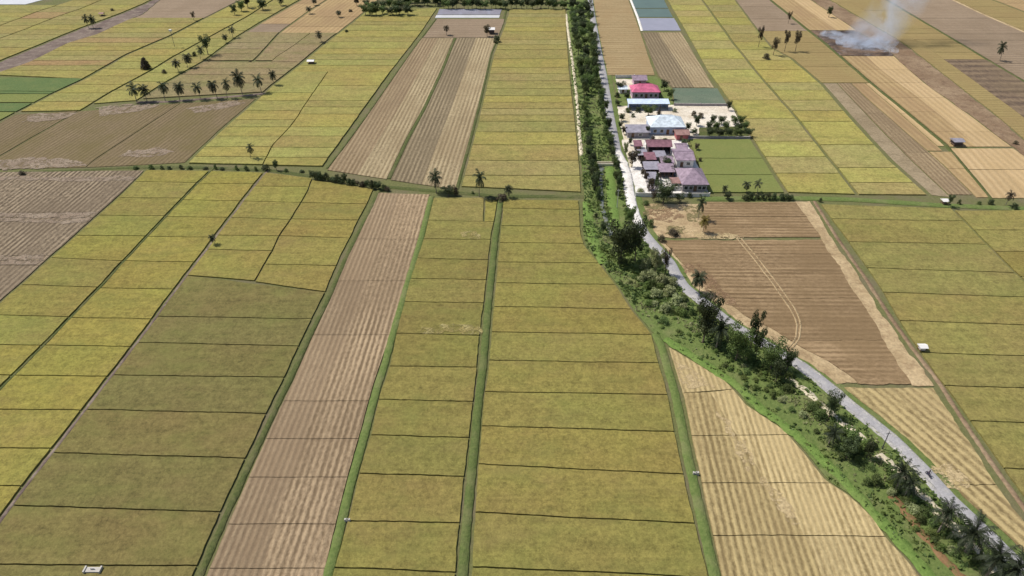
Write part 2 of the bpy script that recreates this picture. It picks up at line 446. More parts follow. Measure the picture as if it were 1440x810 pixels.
CROSS = ('ploughed_cross_rows', 'orange_stubble', 'olive_stubble', 'reddish_soil', 'burnt_rows')
def cell(name, left, right, c0, c1, m, z=.75, ml=.3, mr=.3, mt=.3, mb=.3, rough=.05, edge=.12, color=None, res=None, zbase=0.0, axis=None):
    """one field: a raised sheet between two traced lines, from cut c0 (far) to cut c1 (near)"""
    yl0, yr0 = c0 if isinstance(c0, tuple) else (c0, c0)
    yl1, yr1 = c1 if isinstance(c1, tuple) else (c1, c1)
    far = at(x_on(left, yl0), yl0)
    if res is None:
        res = max(1.0, min(3.0, (far.y) / 110))
    _, LL = edge_pts(left, yl0, yl1, 1)
    wd = max((at(x_on(left, yl1), yl1) - at(x_on(right, yr1), yr1)).length, (far - at(x_on(right, yr0), yr0)).length)
    n = max(2, min(90, int(LL / res))); k = max(2, min(70, int(wd / res)))
    Lp, L1 = edge_pts(left, yl0, yl1, n); Rp, L2 = edge_pts(right, yr0, yr1, n)
    Lm = (L1 + L2) / 2
    if axis is None:
        axis = Lp[-1] - Lp[0]
    if m.name in CROSS: axis = Vector((.012, 1, 0))
    ax = Vector((axis.x, axis.y, 0)).normalized(); px = Vector((ax.y, -ax.x, 0))
    # margins along the length
    def samp(P, t):
        f = t * n; i = min(n - 1, int(f)); return P[i].lerp(P[i + 1], f - i)
    bm = bmesh.new(); uvl = bm.loops.layers.uv.new('UVMap')
    grid = []; uvs = []
    for i in range(n + 1):
        t = mt / Lm + (1 - (mt + mb) / Lm) * i / n
        a, b = samp(Lp, t), samp(Rp, t)
        w = max(.01, (b - a).length)
        u0, u1 = ml / w, 1 - mr / w
        if u1 <= u0 + .02:
            u0 = u1 = (u0 + u1) / 2; u1 += .01
        r = []; ur = []
        for j in range(k + 1):
            s = u0 + (u1 - u0) * j / k
            p = a.lerp(b, s)
            if i in (0, n) or j in (0, k): p = p + jit(p, edge) + jit(p, edge * 1.6, .11)
            p.z = z + rough * noise.noise(Vector((p.x * .5, p.y * .5, 1.3))) + rough * .8 * noise.noise(Vector((p.x * 1.7, p.y * 1.7, 5.3)))
            r.append(bm.verts.new(p)); ur.append((p.dot(px), p.dot(ax)))
        grid.append(r); uvs.append(ur)
    for i in range(n):
        for j in range(k):
            ids = ((i, j), (i + 1, j), (i + 1, j + 1), (i, j + 1))
            f = bm.faces.new([grid[p][q] for p, q in ids])
            for lp, (p, q) in zip(f.loops, ids): lp[uvl].uv = uvs[p][q]
            f.smooth = True
    ring = [(0, j) for j in range(k, 0, -1)] + [(i, 0) for i in range(n)] + [(n, j) for j in range(k)] + [(i, k) for i in range(n, 0, -1)]
    low = []; hi = []
    for p, q in ring:
        v = grid[p][q].co
        low.append(bm.verts.new((v.x, v.y, zbase - .02))); hi.append(bm.verts.new(v))
    for a in range(len(ring)):
        b = (a + 1) % len(ring)
        f = bm.faces.new((hi[b], hi[a], low[a], low[b]))
        for lp, q in zip(f.loops, (ring[b], ring[a], ring[a], ring[b])): lp[uvl].uv = uvs[q[0]][q[1]]
    top = [f for f in bm.faces if f.smooth]
    bmesh.ops.recalc_face_normals(bm, faces=bm.faces)
    if sum(f.normal.z for f in top) < 0: bmesh.ops.reverse_faces(bm, faces=top)
    o = from_bm(name, bm, m)
    if color: o.color = rgb(color)
    return struct(o)

def strip(name, left, right, cuts, m, colors=None, **kw):
    out = []
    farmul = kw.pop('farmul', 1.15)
    g0 = cuts[0][0] if isinstance(cuts[0], tuple) else cuts[0]; g1 = cuts[-1][0] if isinstance(cuts[-1], tuple) else cuts[-1]
    ref = kw.pop('ref', left)
    kw['axis'] = at(x_on(ref, g1), g1) - at(x_on(ref, g0), g0)
    mt0, mb0 = kw.pop('mtop', kw.get('mt', .3)), kw.pop('mbot', kw.get('mb', .3))
    for i, (a, b) in enumerate(zip(cuts, cuts[1:])):
        c = None
        if colors:
            base = colors[i % len(colors)]
            f = 1 + random.uniform(-.045, .045); g = random.uniform(-.022, .022)
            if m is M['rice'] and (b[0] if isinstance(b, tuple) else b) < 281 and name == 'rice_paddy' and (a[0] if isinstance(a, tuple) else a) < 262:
                f *= farmul  # far rice: lightening and faint blue of distance haze put into the colour
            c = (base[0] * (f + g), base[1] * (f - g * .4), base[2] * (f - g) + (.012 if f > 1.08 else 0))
        k2 = dict(kw)
        k2['mt'] = mt0 if i == 0 else kw.get('mt', .3)
        k2['mb'] = mb0 if i == len(cuts) - 2 else kw.get('mb', .3)
        out.append(cell(name, left, right, a, b, m, color=c, **k2))
    return out

def ribbon(name, pts, width, m, z=.1, w2=None, edge=.2, seg=1.2, pix=True):
    """a strip of ground following a traced line"""
    g = [at(*p) for p in pts] if pix else [Vector(p) for p in pts]
    P = []
    for a, b in zip(g, g[1:]):
        n = max(1, int((b - a).length / seg))
        for i in range(n): P.append(a.lerp(b, i / n))
    P.append(g[-1])
    for _ in range(3):
        P = [P[0]] + [(P[i - 1] + P[i] * 2 + P[i + 1]) / 4 for i in range(1, len(P) - 1)] + [P[-1]]
    bm = bmesh.new(); uvl = bm.loops.layers.uv.new('UVMap')
    rows = []; s = 0
    for i, p in enumerate(P):
        d = (P[min(i + 1, len(P) - 1)] - P[max(0, i - 1)]); d.z = 0; d.normalize()
        nrm = Vector((d.y, -d.x, 0))
        w = width if w2 is None else width + (w2 - width) * i / (len(P) - 1)
        if i: s += (P[i] - P[i - 1]).length
        r = []
        for k, (o, zz) in enumerate(((-.5, -.2), (-.42, 0), (0, .03), (.42, 0), (.5, -.2))):
            q = p + nrm * (o * w)
            if edge and k in (0, 1, 3, 4):
                q = q + nrm * edge * noise.noise(Vector((q.x * .5, q.y * .5, 9 + (k > 2) * 5)))
            q.z = z + zz
            r.append((bm.verts.new(q), (o * w, s)))
        rows.append(r)
    for r0, r1 in zip(rows, rows[1:]):
        for k in range(4):
            f = bm.faces.new((r0[k][0], r0[k + 1][0], r1[k + 1][0], r1[k][0]))
            for lp, q in zip(f.loops, (r0[k], r0[k + 1], r1[k + 1], r1[k])): lp[uvl].uv = q[1]
            f.smooth = True
    bmesh.ops.recalc_face_normals(bm, faces=bm.faces)
    if sum(f.normal.z for f in bm.faces) < 0: bmesh.ops.reverse_faces(bm, faces=bm.faces)
    return struct(from_bm(name, bm, m))

# ---- traced lines (photo pixels, far to near)
VPX, VPY = 770, -300
def vline(k, y0, y1): return [(VPX + k * (y - VPY), y) for y in (y0, y1)]
L0L = vline(-1.85, 236, 900)
L0R = [(210, 236), (173, 273), (0, 428), (-482, 860)]
C1 = [(300, 237), (267, 270), (207, 333), (143, 402), (100, 447), (20, 528), (0, 548), (-300, 860)]
C2 = [(375, 240), (353, 267), (300, 337), (247, 407), (203, 467), (147, 540), (72, 637), (33, 687), (0, 731), (-92, 860)]
DV = [(440, 250), (433, 270), (410, 308), (393, 333), (383, 355), (358, 397)]
B3 = [(528, 264), (518, 286), (480, 362), (455, 420), (427, 477), (400, 537), (377, 583), (347, 647), (313, 722), (280, 797), (253, 860)]
BR = [(605, 273), (580, 370), (560, 437), (547, 477), (527, 537), (503, 623), (482, 700), (457, 807), (444, 860)]
CL = [(610, 277), (595, 337), (575, 397), (555, 473), (547, 517), (534, 553), (520, 612), (504, 665), (488, 733), (478, 770), (466, 810), (452, 860)]
CR = [(702, 280), (693, 327), (685, 397), (677, 470), (673, 523), (668, 563), (657, 667), (648, 740), (643, 807), (639, 860)]
CD = [(682, 277), (680, 313)]
DL = [(707, 280), (702, 330), (697, 383), (693, 420), (688, 487), (683, 533), (679, 553), (672, 640), (665, 723), (660, 800), (655, 860)]
DR = [(815, 280), (818, 327), (823, 347), (843, 370), (868, 403), (890, 437), (918, 470), (928, 510), (937, 540), (950, 603), (960, 653), (980, 737), (997, 807), (1010, 860)]
EL = [(938, 488), (960, 560), (973, 627), (990, 707), (1010, 803), (1022, 860)]
ER = [(940, 488), (960, 500), (1023, 538), (1050, 570), (1100, 603), (1133, 640), (1163, 677), (1193, 697), (1227, 727), (1247, 757), (1277, 790), (1293, 810), (1335, 860)]
ROAD = [(826, -40), (831, 10), (836, 42), (841, 70), (848, 105), (852, 128), (856, 154), (859, 170), (863, 191), (867, 213), (876, 230), (882, 247), (885, 271), (888, 288), (893, 304), (904, 327), (915, 341), (941, 369), (949, 385), (960, 403), (1029, 458), (1077, 486), (1128, 516), (1156, 538), (1190, 567), (1210, 583), (1254, 618), (1283, 647), (1304, 669), (1333, 702), (1369, 736), (1399, 765), (1428, 794), (1500, 860)]
FL1 = [(985, 283), (990, 336)]
FL = [(928, 337), (945, 352), (955, 368), (990, 402), (1012, 419), (1047, 445), (1083, 463), (1120, 485), (1136, 495), (1165, 509), (1193, 528), (1206, 543)]
GL = [(1117, 283), (1153, 333), (1200, 410), (1230, 457), (1260, 510), (1284, 544)]
GR = [(1142, 283), (1173, 333), (1213, 390), (1247, 443), (1280, 490), (1317, 537), (1322, 547)]
HR = [(1312, 545), (1345, 595), (1395, 673), (1440, 735), (1525, 860)]
IL = [(1150, 287), (1190, 340), (1233, 403), (1270, 467), (1293, 500), (1313, 530), (1330, 550), (1363, 597), (1397, 647), (1440, 707), (1550, 860)]
IK = [(1336, 292), (1393, 350), (1440, 397), (1700, 655), (1905, 860)]
JR = [(1560, 297), (2300, 860)]
UAL = [(715, 14), (710, 33), (693, 77), (677, 147), (660, 213), (645, 267)]
UAR = [(797, 14), (798, 43), (802, 100), (810, 167), (815, 213), (820, 275)]
UBL = [(612, 27), (580, 69), (547, 116), (513, 165), (480, 210), (459, 237)]
UBM = [(640, 54), (623, 97), (597, 153), (573, 197), (547, 252)]
UCL = [(525, 8), (504, 26), (481, 44), (456, 63), (422, 92), (383, 122), (363, 140), (317, 180), (277, 217), (262, 232)]
UCR = [(618, 8), (597, 40), (580, 63), (568, 78), (545, 108), (508, 160), (478, 202), (453, 237)]
CAN3 = [(380, -20), (340, 0), (277, 32), (243, 50), (180, 77), (117, 113), (73, 133), (0, 172), (-127, 245)]
CAN4 = [(415, -20), (385, 0), (350, 23), (300, 50), (240, 83), (213, 100), (157, 130), (113, 157)]
CAN5 = [(460, -20), (423, 0), (367, 32), (333, 53), (287, 87), (233, 117), (193, 143)]
QL = [(490, -20), (460, 0), (433, 17), (395, 45), (368, 75), (355, 88)]
TLO = [(240, -12), (200, 21), (172, 32), (136, 49), (96, 61), (39, 89), (0, 102), (-180, 175)]
THI = [(260, -20), (215, 0), (200, 7), (167, 21), (125, 36), (97, 47), (46, 68), (0, 87), (-180, 155)]
DL1 = [(190, -20), (145, 0), (114, 13), (76, 26), (36, 42), (0, 55), (-180, 125)]
DL2 = [(150, -20), (105, 0), (51, 18), (0, 37), (-180, 100)]
DL3 = [(-60, -20), (-120, 0), (-330, 90)]
M1 = [(113, 155), (0, 220), (-45, 245)]
M2 = [(258, 143), (133, 225), (116, 240)]
GRL = [(-200, 105), (-420, 175)]

Gold = [(0.223, 0.191, 0.052), (0.228, 0.192, 0.053), (0.220, 0.190, 0.052)]
Yellow = [(0.246, 0.212, 0.050), (0.250, 0.213, 0.051), (0.241, 0.209, 0.050)]
Olive = [(0.165, 0.143, 0.048), (0.168, 0.143, 0.049), (0.163, 0.141, 0.048)]
Pale = [(0.228, 0.197, 0.062), (0.231, 0.198, 0.063), (0.223, 0.195, 0.061)]
Lime = [(0.233, 0.214, 0.054), (0.237, 0.213, 0.055), (0.230, 0.210, 0.053)]
Mid = [(0.202, 0.175, .050), (0.197, 0.171, .048), (0.207, 0.177, .052)]

DECALS = []
# ---- ground sheet
bm = bmesh.new()
for x0 in range(-4000, 4000, 1000):
    for y0 in range(-3000, 6000, 1000):
        bm.faces.new([bm.verts.new(p) for p in ((x0, y0, 0), (x0 + 1000, y0, 0), (x0 + 1000, y0 + 1000, 0), (x0, y0 + 1000, 0))])
bmesh.ops.remove_doubles(bm, verts=bm.verts, dist=.01)
struct(from_bm('ground', bm, M['ground']))

rice = M['rice']
RK = dict(mt=.17, mb=.17, z=.43)
# ---- near block
strip('stubble_field', L0L, L0R, [(243, 238), 299, 307, 313, 360, 367, 374, 424, 430, 438, 520, 640, 860], M['wet_rows'], ref=L0R, z=.25, ml=1, mr=.9, mt=.1, mb=.1, mtop=1.5, edge=.15)
for a, b in ((250, 256), (298.5, 306.5), (307.5, 314), (359, 366.5), (367.5, 374.5)):
    cell('bleached_straw', [(x_on(L0L, 240), 240), (x_on(L0L, 430), 430)], L0R, a, b, M['pale_dirt'], z=.34, ml=1, mr=1.2, mt=.2, mb=.2, edge=1.3, zbase=.2)
strip('rice_paddy', L0R, C1, [(239, 240), (256.5, 258), (279, 280), (304, 305), (332, 333.5), (364, 368), (402, 405), (444, 447), (485, 487), (527, 529), (577, 580), (632, 635), (700, 703), (780, 784), 860], rice, [Yellow[2], Gold[1], Gold[0], Lime[2]], ml=.35, mr=.7, mtop=.9, **RK, farmul=1.0)
strip('rice_paddy', C1, C2, [(240, 243), (260, 259), (282, 284), (306, 307), (334, 335), (368, 370), (406, 408), (448, 450), (487, 489), (529, 531), (577, 578), (630, 632), (683, 685), (745, 747), 860], rice, Yellow, ml=.7, mr=.7, mtop=.9, **RK, farmul=1.0)
strip('rice_paddy', C2, DV, [(242, 251), (263, 264), (284, 286), (307, 310), (332, 333), (352, 354), (388, 396)], rice, [Gold[1], Lime[2], Gold[0]], ml=.8, mr=.3, mtop=.9, **RK, farmul=1.0)
strip('rice_paddy', DV, B3, [(252, 265), (286, 288), (309, 311), (333, 336), (373, 375), (397, 412)], rice, [Gold[1], Gold[1]], ml=.3, mr=.5, mtop=1.2, **RK, farmul=1.0)
strip('rice_paddy', C2, B3, [(388, 412.5), (446, 450), (483, 488), (529, 532), (577, 583), (638, 646)], rice, Olive, ml=.9, mr=.55, **RK)
strip('rice_paddy', C2, B3, [(638, 646), (712, 722), (795, 797), 860], rice, Olive, ml=.9, mr=.55, **RK)
BS = [(x_on(B3, y) + (x_on(BR, y) - x_on(B3, y)) * f, y) for y, f in ((268, .45), (330, .52), (400, .46), (480, .5), (560, .44), (640, .5), (720, .46), (800, .52), (860, .5))]
strip('stubble_field', B3, BS, [(271, 273), 337, 396, 472, 565, 618, 672, 738, 800, 860], M['rows_soft'], ref=BR, z=.28, ml=2.3, mr=-.05, mt=.09, mb=.09, edge=.05)
strip('stubble_field', BS, BR, [(273, 274), 337, 396, 472, 565, 618, 672, 738, 800, 860], M['rows'], ref=BR, z=.285, ml=-.05, mr=.15, mt=.09, mb=.09, edge=.05)
strip('rice_paddy', CL, CD, [(279, 279), (311, 313)], rice, [Pale[1]], ml=.3, mr=.35, **RK)
strip('rice_paddy', CD, CR, [(280, 281), (313, 313)], rice, [Lime[2]], ml=.35, mr=.5, **RK)
strip('rice_paddy', CL, CR, [(311, 313), (337, 338), (364, 367), (393, 395), (426, 427), (470, 473), (516, 518), (563, 566), (613, 617), (667, 672), (734, 737), (800, 806), 860], rice, [Mid[2], Mid[0], Mid[1]], ml=.35, mr=.55, rough=.09, **RK)
strip('rice_paddy', DL, DR, [(280, 281), (294, 296), (318.5, 320), (342.5, 344), (370, 371), (399, 402), (432.5, 436), (468, 472), (508, 512), (552.5, 556.5), (600, 609), (654, 669), (722, 738), (799, 814), 860], rice, [Gold[0], Gold[2], Gold[1]], ml=.5, mr=.55, mtop=1.2, **RK)
ES = [(940, 490), (975, 520), (1003, 560), (1028, 600), (1060, 650), (1082, 690), (1120, 730), (1147, 790), (1172, 860)]
strip('stubble_field', EL, ER, [(490, 490.5), (554, 548)], M['rows_gold_pale'], ref=EL, z=.28, ml=.4, mr=.3, mt=.04, mb=.04, edge=.08)
strip('stubble_field', EL, ES, [(554, 552), (614, 613), (680, 680), (754, 754), 830, 860], M['rows_gold'], ref=EL, z=.28, ml=.4, mr=-.05, mt=.11, mb=.11, edge=.1)
strip('stubble_field', ES, ER, [(552, 548), (613, 612), (680, 680), (754, 755), 830, 860], M['rows_gold_pale'], ref=EL, z=.285, ml=-.05, mr=.3, mt=.11, mb=.11, edge=.1)
for pts in ([(1005, 575), (1022, 588), (1062, 655), (1050, 662), (1028, 620)], [(1066, 668), (1090, 690), (1125, 735), (1112, 740), (1085, 705)], [(1290, 660), (1345, 655), (1372, 690), (1330, 690)], [(945, 505), (985, 530), (1010, 545), (965, 548)]):
    DECALS.append((pts, 'pale_gold', .345))
# ---- right of the road
strip('ploughed_field', FL1, GL, [(285, 285), (305, 306), (334.5, 334.5)], M['cross_rows'], z=.28, ml=0, mr=0, mt=.1, mb=.2)
strip('ploughed_field', FL, GL, [(338, 338), (358, 358), 420, 480, 541], M['cross_rows'], z=.28, ml=.3, mr=.0, mt=.1, mb=.02, edge=.4)
cell('straw_ground', ROAD, FL1, 287, 335, M['straw_band'], z=.22, ml=4.4, mr=-.2, edge=.5)
cell('straw_ground', ROAD, FL, 338, 541, M['straw_band'], z=.22, ml=3.2, mr=-.2, edge=.5)
strip('straw_ground', GL, GR, [284, 332, 400, 470, 543], M['straw_band'], z=.22, ml=-.1, mr=1.3, mt=0, mb=0, edge=.5)
strip('stubble_field', ROAD, HR, [(546, 546), 682, 860], M['rows_gold_wide'], z=.26, ml=4.0, mr=.2, mt=.1, mb=.1, edge=.3)
strip('rice_paddy', IL, IK, [(287, 293), (309, 312), (341, 345), (378, 385), (412, 420), (452, 461), (497, 506), (543, 553), (593, 603), (660, 672), (740, 755), 860], rice, Pale, ml=.8, mr=.5, mtop=.8, **RK)
strip('rice_paddy', IK, JR, [(296, 296), (325, 325), (355, 355), 390, 430, 475, 530, 600, 700, 860], rice, [Pale[1], Pale[2], Gold[0]], ml=.5, mr=.5, mtop=.8, **RK)
ribbon('dirt_track', [(GR[i][0] + 3, GR[i][1]) for i in range(6)] + [(1337, 565), (1357, 595), (1397, 655), (1440, 715), (1540, 860)], 1.2, M['rust_track'], z=.16)
# ---- far block, centre
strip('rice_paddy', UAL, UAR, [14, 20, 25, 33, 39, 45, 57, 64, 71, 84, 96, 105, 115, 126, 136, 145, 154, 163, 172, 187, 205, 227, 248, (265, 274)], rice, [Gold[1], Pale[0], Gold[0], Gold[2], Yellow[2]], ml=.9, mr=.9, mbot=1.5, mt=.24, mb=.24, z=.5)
def between(A, B, f):
    ys = sorted(set([p[1] for p in A] + [p[1] for p in B]))
    ys = [y for y in ys if max(A[0][1], B[0][1]) <= y <= min(A[-1][1], B[-1][1])] + [max(A[-1][1], B[-1][1])]
    return [(x_on(A, y) + (x_on(B, y) - x_on(A, y)) * f, y) for y in ys]
UB1, UB2 = between(UBL, UBM, .52), between(UBM, UAL, .48)
SK = dict(z=.28, mt=.03, mb=.03, edge=.04)
strip('stubble_field', UBL, UB1, [54, 98, 115, 165, 215, (240, 247)], M['rows_brown'], ref=UBM, ml=1.0, mr=0, mbot=.5, **SK)
strip('stubble_field', UB1, UBM, [54, 98, 115, 165, 215, (247, 254)], M['rows_far'], ref=UBM, ml=0, mr=.9, mbot=.5, **SK)
strip('stubble_field', UBM, UB2, [54, 99, 165, (254, 261)], M['rows_dark'], ref=UBM, ml=.9, mr=0, mbot=.5, **SK)
strip('stubble_field', UB2, UAL, [54, 99, 165, (261, 268)], M['rows_far'], ref=UBM, ml=0, mr=1.4, mbot=.5, **SK)
cell('fallow_field', UBL, UAL, 27, 53.5, M['mauve'], z=.25, ml=1.5, mr=1)
cell('flooded_field', [(618, 12), (612, 25)], [(707, 12), (702, 25)], 13, 21, M['water_lilac'], z=.2, rough=0)
cell('flooded_field', [(618, 12), (611, 26)], [(707, 12), (702, 26)], 21.4, 25.5, M['water_pale'], z=.2, rough=0)
strip('rice_paddy', UCL, UCR, [(16, 12), 24, 31, 36, 44, 53, 60, 69, 77, 85, 93, 102], rice, [Lime[0], Yellow[1], Gold[0]], ml=.6, mr=.5, mt=.24, mb=.24, z=.5)
QC = [(462, 101), (433, 143), (410, 178), (383, 207), (368, 236)]
strip('rice_paddy', UCL, QC, [102, 132, 143, 157, 170, 180, 193, 208, 222, (233, 236)], rice, [Lime[0], Yellow[0], Lime[2], Yellow[1]], ml=.6, mr=.25, mt=.2, mb=.2, z=.6, mbot=2)
strip('rice_paddy', QC, UCR, [102, 122, 143, 152, 162, 180, 193, 209, 223, (236, 238)], rice, [Yellow[0], Lime[1], Gold[1], Lime[0]], ml=.25, mr=.5, mt=.2, mb=.2, z=.6, mbot=2)
# ---- far block, left
strip('fallow_field', CAN3, M1, [(161, 155.5), (243, 243)], M['rough'], z=.2, ml=1, mr=.5, mtop=.8, mbot=2)
strip('fallow_field', M1, M2, [(156, 144), (242, 239)], M['rough'], z=.2, ml=.5, mr=.3, mtop=1.5, mbot=2)
strip('fallow_field', M2, UCL, [(144, 137), (239, 232)], M['rough'], z=.2, ml=.3, mr=1.6, mtop=2, mbot=2)
strip('young_rice_field', GRL, CAN3, [(107, 111), (126, 130), (132, 133)], M['deep_crop'], z=.45, ml=0, mr=1.2, mt=.3, mb=.3)
cell('young_rice_field', GRL, CAN3, 133, 145, M['green_crop'], z=.4, mr=1.2)
cell('young_rice_field', GRL, CAN3, 146, 158, M['deep_crop'], z=.45, mr=1.2)
cell('young_rice_field', GRL, CAN3, 158.5, 176, M['green_crop'], z=.45, mr=1.2)
strip('rice_paddy', TLO, CAN3, [26, 33, 40, 47, 54, 61, 66, 72, 79, 86, 93, 100, (106, 112)], rice, [Gold[0], Yellow[2], Gold[1], Pale[0], (.25, .175, .062)], ml=.5, mr=1.3, mt=.24, mb=.24, z=.5)
cell('stubble_field', TLO, CAN3, -12, 26, M['mauve'], z=.25, ml=.5, mr=1.3)
strip('dirt_track', THI, TLO, [-12, 50, 100, 150], M['dirt_track'], z=.15, ml=1.2, mr=.3, mt=0, mb=0, edge=.5)
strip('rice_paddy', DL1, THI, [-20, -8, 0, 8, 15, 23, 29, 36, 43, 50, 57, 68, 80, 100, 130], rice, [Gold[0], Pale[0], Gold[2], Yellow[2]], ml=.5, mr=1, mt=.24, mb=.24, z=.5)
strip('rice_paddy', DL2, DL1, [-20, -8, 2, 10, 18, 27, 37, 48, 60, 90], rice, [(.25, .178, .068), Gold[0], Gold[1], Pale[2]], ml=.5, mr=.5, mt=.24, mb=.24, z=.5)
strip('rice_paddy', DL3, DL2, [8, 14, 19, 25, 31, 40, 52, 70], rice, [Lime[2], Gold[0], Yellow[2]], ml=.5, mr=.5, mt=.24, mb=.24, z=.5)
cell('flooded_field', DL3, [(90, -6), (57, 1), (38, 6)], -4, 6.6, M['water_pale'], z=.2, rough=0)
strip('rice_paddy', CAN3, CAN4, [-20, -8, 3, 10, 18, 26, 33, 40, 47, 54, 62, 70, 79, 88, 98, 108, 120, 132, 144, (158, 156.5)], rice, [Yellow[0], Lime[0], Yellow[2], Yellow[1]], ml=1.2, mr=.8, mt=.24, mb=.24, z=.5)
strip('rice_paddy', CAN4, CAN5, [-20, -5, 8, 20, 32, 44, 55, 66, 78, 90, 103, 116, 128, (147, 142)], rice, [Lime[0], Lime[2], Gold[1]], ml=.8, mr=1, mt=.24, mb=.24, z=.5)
OlB = [(.198, .160, .066), (.205, .162, .072), (.192, .158, .062)]
strip('stubble_field', CAN5, QL, [-20, 5, 25, 34], M['tan'], z=.25, ml=1.4, mr=.8, mt=.2, mb=.2)
strip('stubble_field', CAN5, QL, [34, 46], M['mauve'], z=.25, ml=1.4, mr=.8, mt=.2, mb=.2)
strip('rice_paddy', CAN5, QL, [46, 61, 70, 77, 86], rice, OlB, ml=1.2, mr=.8, mt=.24, mb=.24, z=.5)
strip('stubble_field', QL, UCL, [-20, 0, 24, 38, 47], M['tan'], z=.25, ml=.8, mr=1.6, mt=.2, mb=.2)
QM = [(437, 47), (412, 66), (390, 80), (370, 98)]
strip('rice_paddy', QL, QM, [47, 61, 86], rice, OlB, ml=.8, mr=.25, mt=.24, mb=.24, z=.5)
strip('rice_paddy', QM, UCL, [47, 63, 88], rice, OlB, ml=.25, mr=1.6, mt=.24, mb=.24, z=.5)
strip('rice_paddy', CAN5, UCL, [88, 97, 106, 118, (140, 130)], rice, OlB, ml=1.2, mr=1.6, mt=.24, mb=.24, z=.5)
ribbon('ditch', [(193, 144), (240, 143), (300, 138), (350, 134), (388, 130)], 2.6, M['dirt_track'], z=.12)

# ---- far block, right
R1R = [(878, -20), (885, 0), (900, 40), (923, 107)]
strip('stubble_field', ROAD, R1R, [-15, 30, 75, 106], M['orange_rows'], z=.25, ml=2.4, mr=.8, mt=.1, mb=.1)
ribbon('footpath', [(880, -15), (887, 0), (897, 25), (903, 44)], 1.6, M['chalk'], z=.3)
cell('fish_pond', [(885, -20), (888, 0), (898, 25)], [(926, -20), (934, 0), (947, 25)], -10, 12, M['water_teal'], z=.2, rough=0)
cell('fish_pond', [(885, -20), (888, 0), (898, 25)], [(926, -20), (934, 0), (947, 25)], 12.6, 24.5, M['water_teal'], z=.2, rough=0)
cell('fish_pond', [(898, 25), (904, 44)], [(948, 25), (958, 43)], 25.6, 43.5, M['water_lilac'], z=.2, rough=0)
R2L = [(900, 45), (923, 107), (945, 125)]
R2M = [(925, 45), (977, 125)]
R2R = [(959, 45), (1007, 124)]
cell('stubble_field', R2L, R2M, 46, 124, M['rows_dark'], z=.25, ml=1, mr=.1)
cell('stubble_field', R2M, R2R, 46, 124, M['rows_far'], z=.25, ml=.1, mr=1)
cell('vegetable_bed', [(945, 125), (947, 147)], [(1009, 125), (1022, 147)], 125, 147, M['teal'], z=.5, rough=.1)
R3L = [(928, -20), (937, 0), (960, 40), (993, 100), (1027, 147), (1057, 197), (1080, 233), (1107, 275)]
R3R = [(972, -20), (987, 0), (1030, 60), (1070, 110), (1120, 167), (1160, 217), (1206, 276)]
R4R = [(1020, -20), (1033, 0), (1060, 37), (1085, 68), (1113, 83), (1157, 120), (1200, 170), (1253, 227), (1310, 278)]
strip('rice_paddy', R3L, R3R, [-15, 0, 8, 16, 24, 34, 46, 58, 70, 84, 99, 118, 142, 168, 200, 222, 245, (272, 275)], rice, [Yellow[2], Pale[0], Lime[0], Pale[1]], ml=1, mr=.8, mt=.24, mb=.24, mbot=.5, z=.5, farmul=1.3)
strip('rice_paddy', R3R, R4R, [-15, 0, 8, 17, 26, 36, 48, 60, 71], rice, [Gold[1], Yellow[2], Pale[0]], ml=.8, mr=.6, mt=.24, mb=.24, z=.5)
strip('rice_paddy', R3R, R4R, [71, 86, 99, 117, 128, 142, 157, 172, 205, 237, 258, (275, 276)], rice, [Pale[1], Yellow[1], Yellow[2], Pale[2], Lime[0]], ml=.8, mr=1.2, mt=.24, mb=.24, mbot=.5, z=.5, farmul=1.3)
GFL = [(968, 197), (980, 230), (996, 276)]
strip('young_rice_field', GFL, R3L, [(197, 197), 224, 247, 272], M['green_crop'], z=.5, ml=.5, mr=.9, mt=.2, mb=.2)
Q5 = [(1060, -20), (1083, 0), (1133, 40), (1167, 67), (1220, 113), (1277, 160), (1330, 204), (1383, 267), (1395, 282)]
strip('stubble_field', R4R, Q5, [-15, 10, 27, 44], M['mauve'], z=.25, ml=1, mr=1.2, mt=.2, mb=.2)
strip('stubble_field', R4R, Q5, [44, 60, 74, 94, 117], M['olive'], z=.25, ml=1, mr=1.2, mt=.2, mb=.2)
T5 = [(1176, 117), (1226, 170), (1282, 227), (1340, 281)]
L5 = [(1196, 117), (1220, 140), (1327, 233), (1376, 282)]
P5 = [(1216, 117), (1262, 157), (1318, 206), (1327, 214)]
strip('dirt_track', R4R, T5, [117.5, 200, (278, 281)], M['grey_track'], z=.15, ml=1.2, mr=.2, mt=.1, mb=.1, mbot=2)
strip('stubble_field', T5, L5, [117.5, 160, 215, 278], M['rows_brown'], z=.25, ml=.4, mr=.3, mt=.1, mb=.1, mbot=2)
strip('stubble_field', L5, P5, [117.5, 213], M['tan'], z=.25, ml=.3, mr=.3)
strip('stubble_field', P5, Q5, [117.5, 140, 160, 206], M['peach'], z=.25, ml=.3, mr=1.2, mt=.1, mb=.1)
strip('stubble_field', L5, Q5, [214, 238, 280], M['tan'], z=.25, ml=.3, mr=.6, mt=.1, mb=.1, mbot=1)
R6R = [(1108, -20), (1140, 0), (1250, 73), (1300, 117), (1370, 167), (1427, 210), (1490, 255), (1530, 284)]
R6M = [(1095, -20), (1116, 0), (1193, 55), (1240, 100), (1290, 137), (1350, 186), (1398, 230), (1460, 283)]
strip('stubble_field', Q5, R6M, [-15, 10, 28, 43], M['tan'], z=.25, ml=1.2, mr=0, mt=.1, mb=.1)
strip('stubble_field', R6M, R6R, [-15, 10, 28, 43], M['peach'], z=.25, ml=0, mr=.5, mt=.1, mb=.1)
cell('burnt_field', Q5, R6R, 43, 79, M['burnt'], z=.24, ml=1.0, mr=.3, edge=.8)
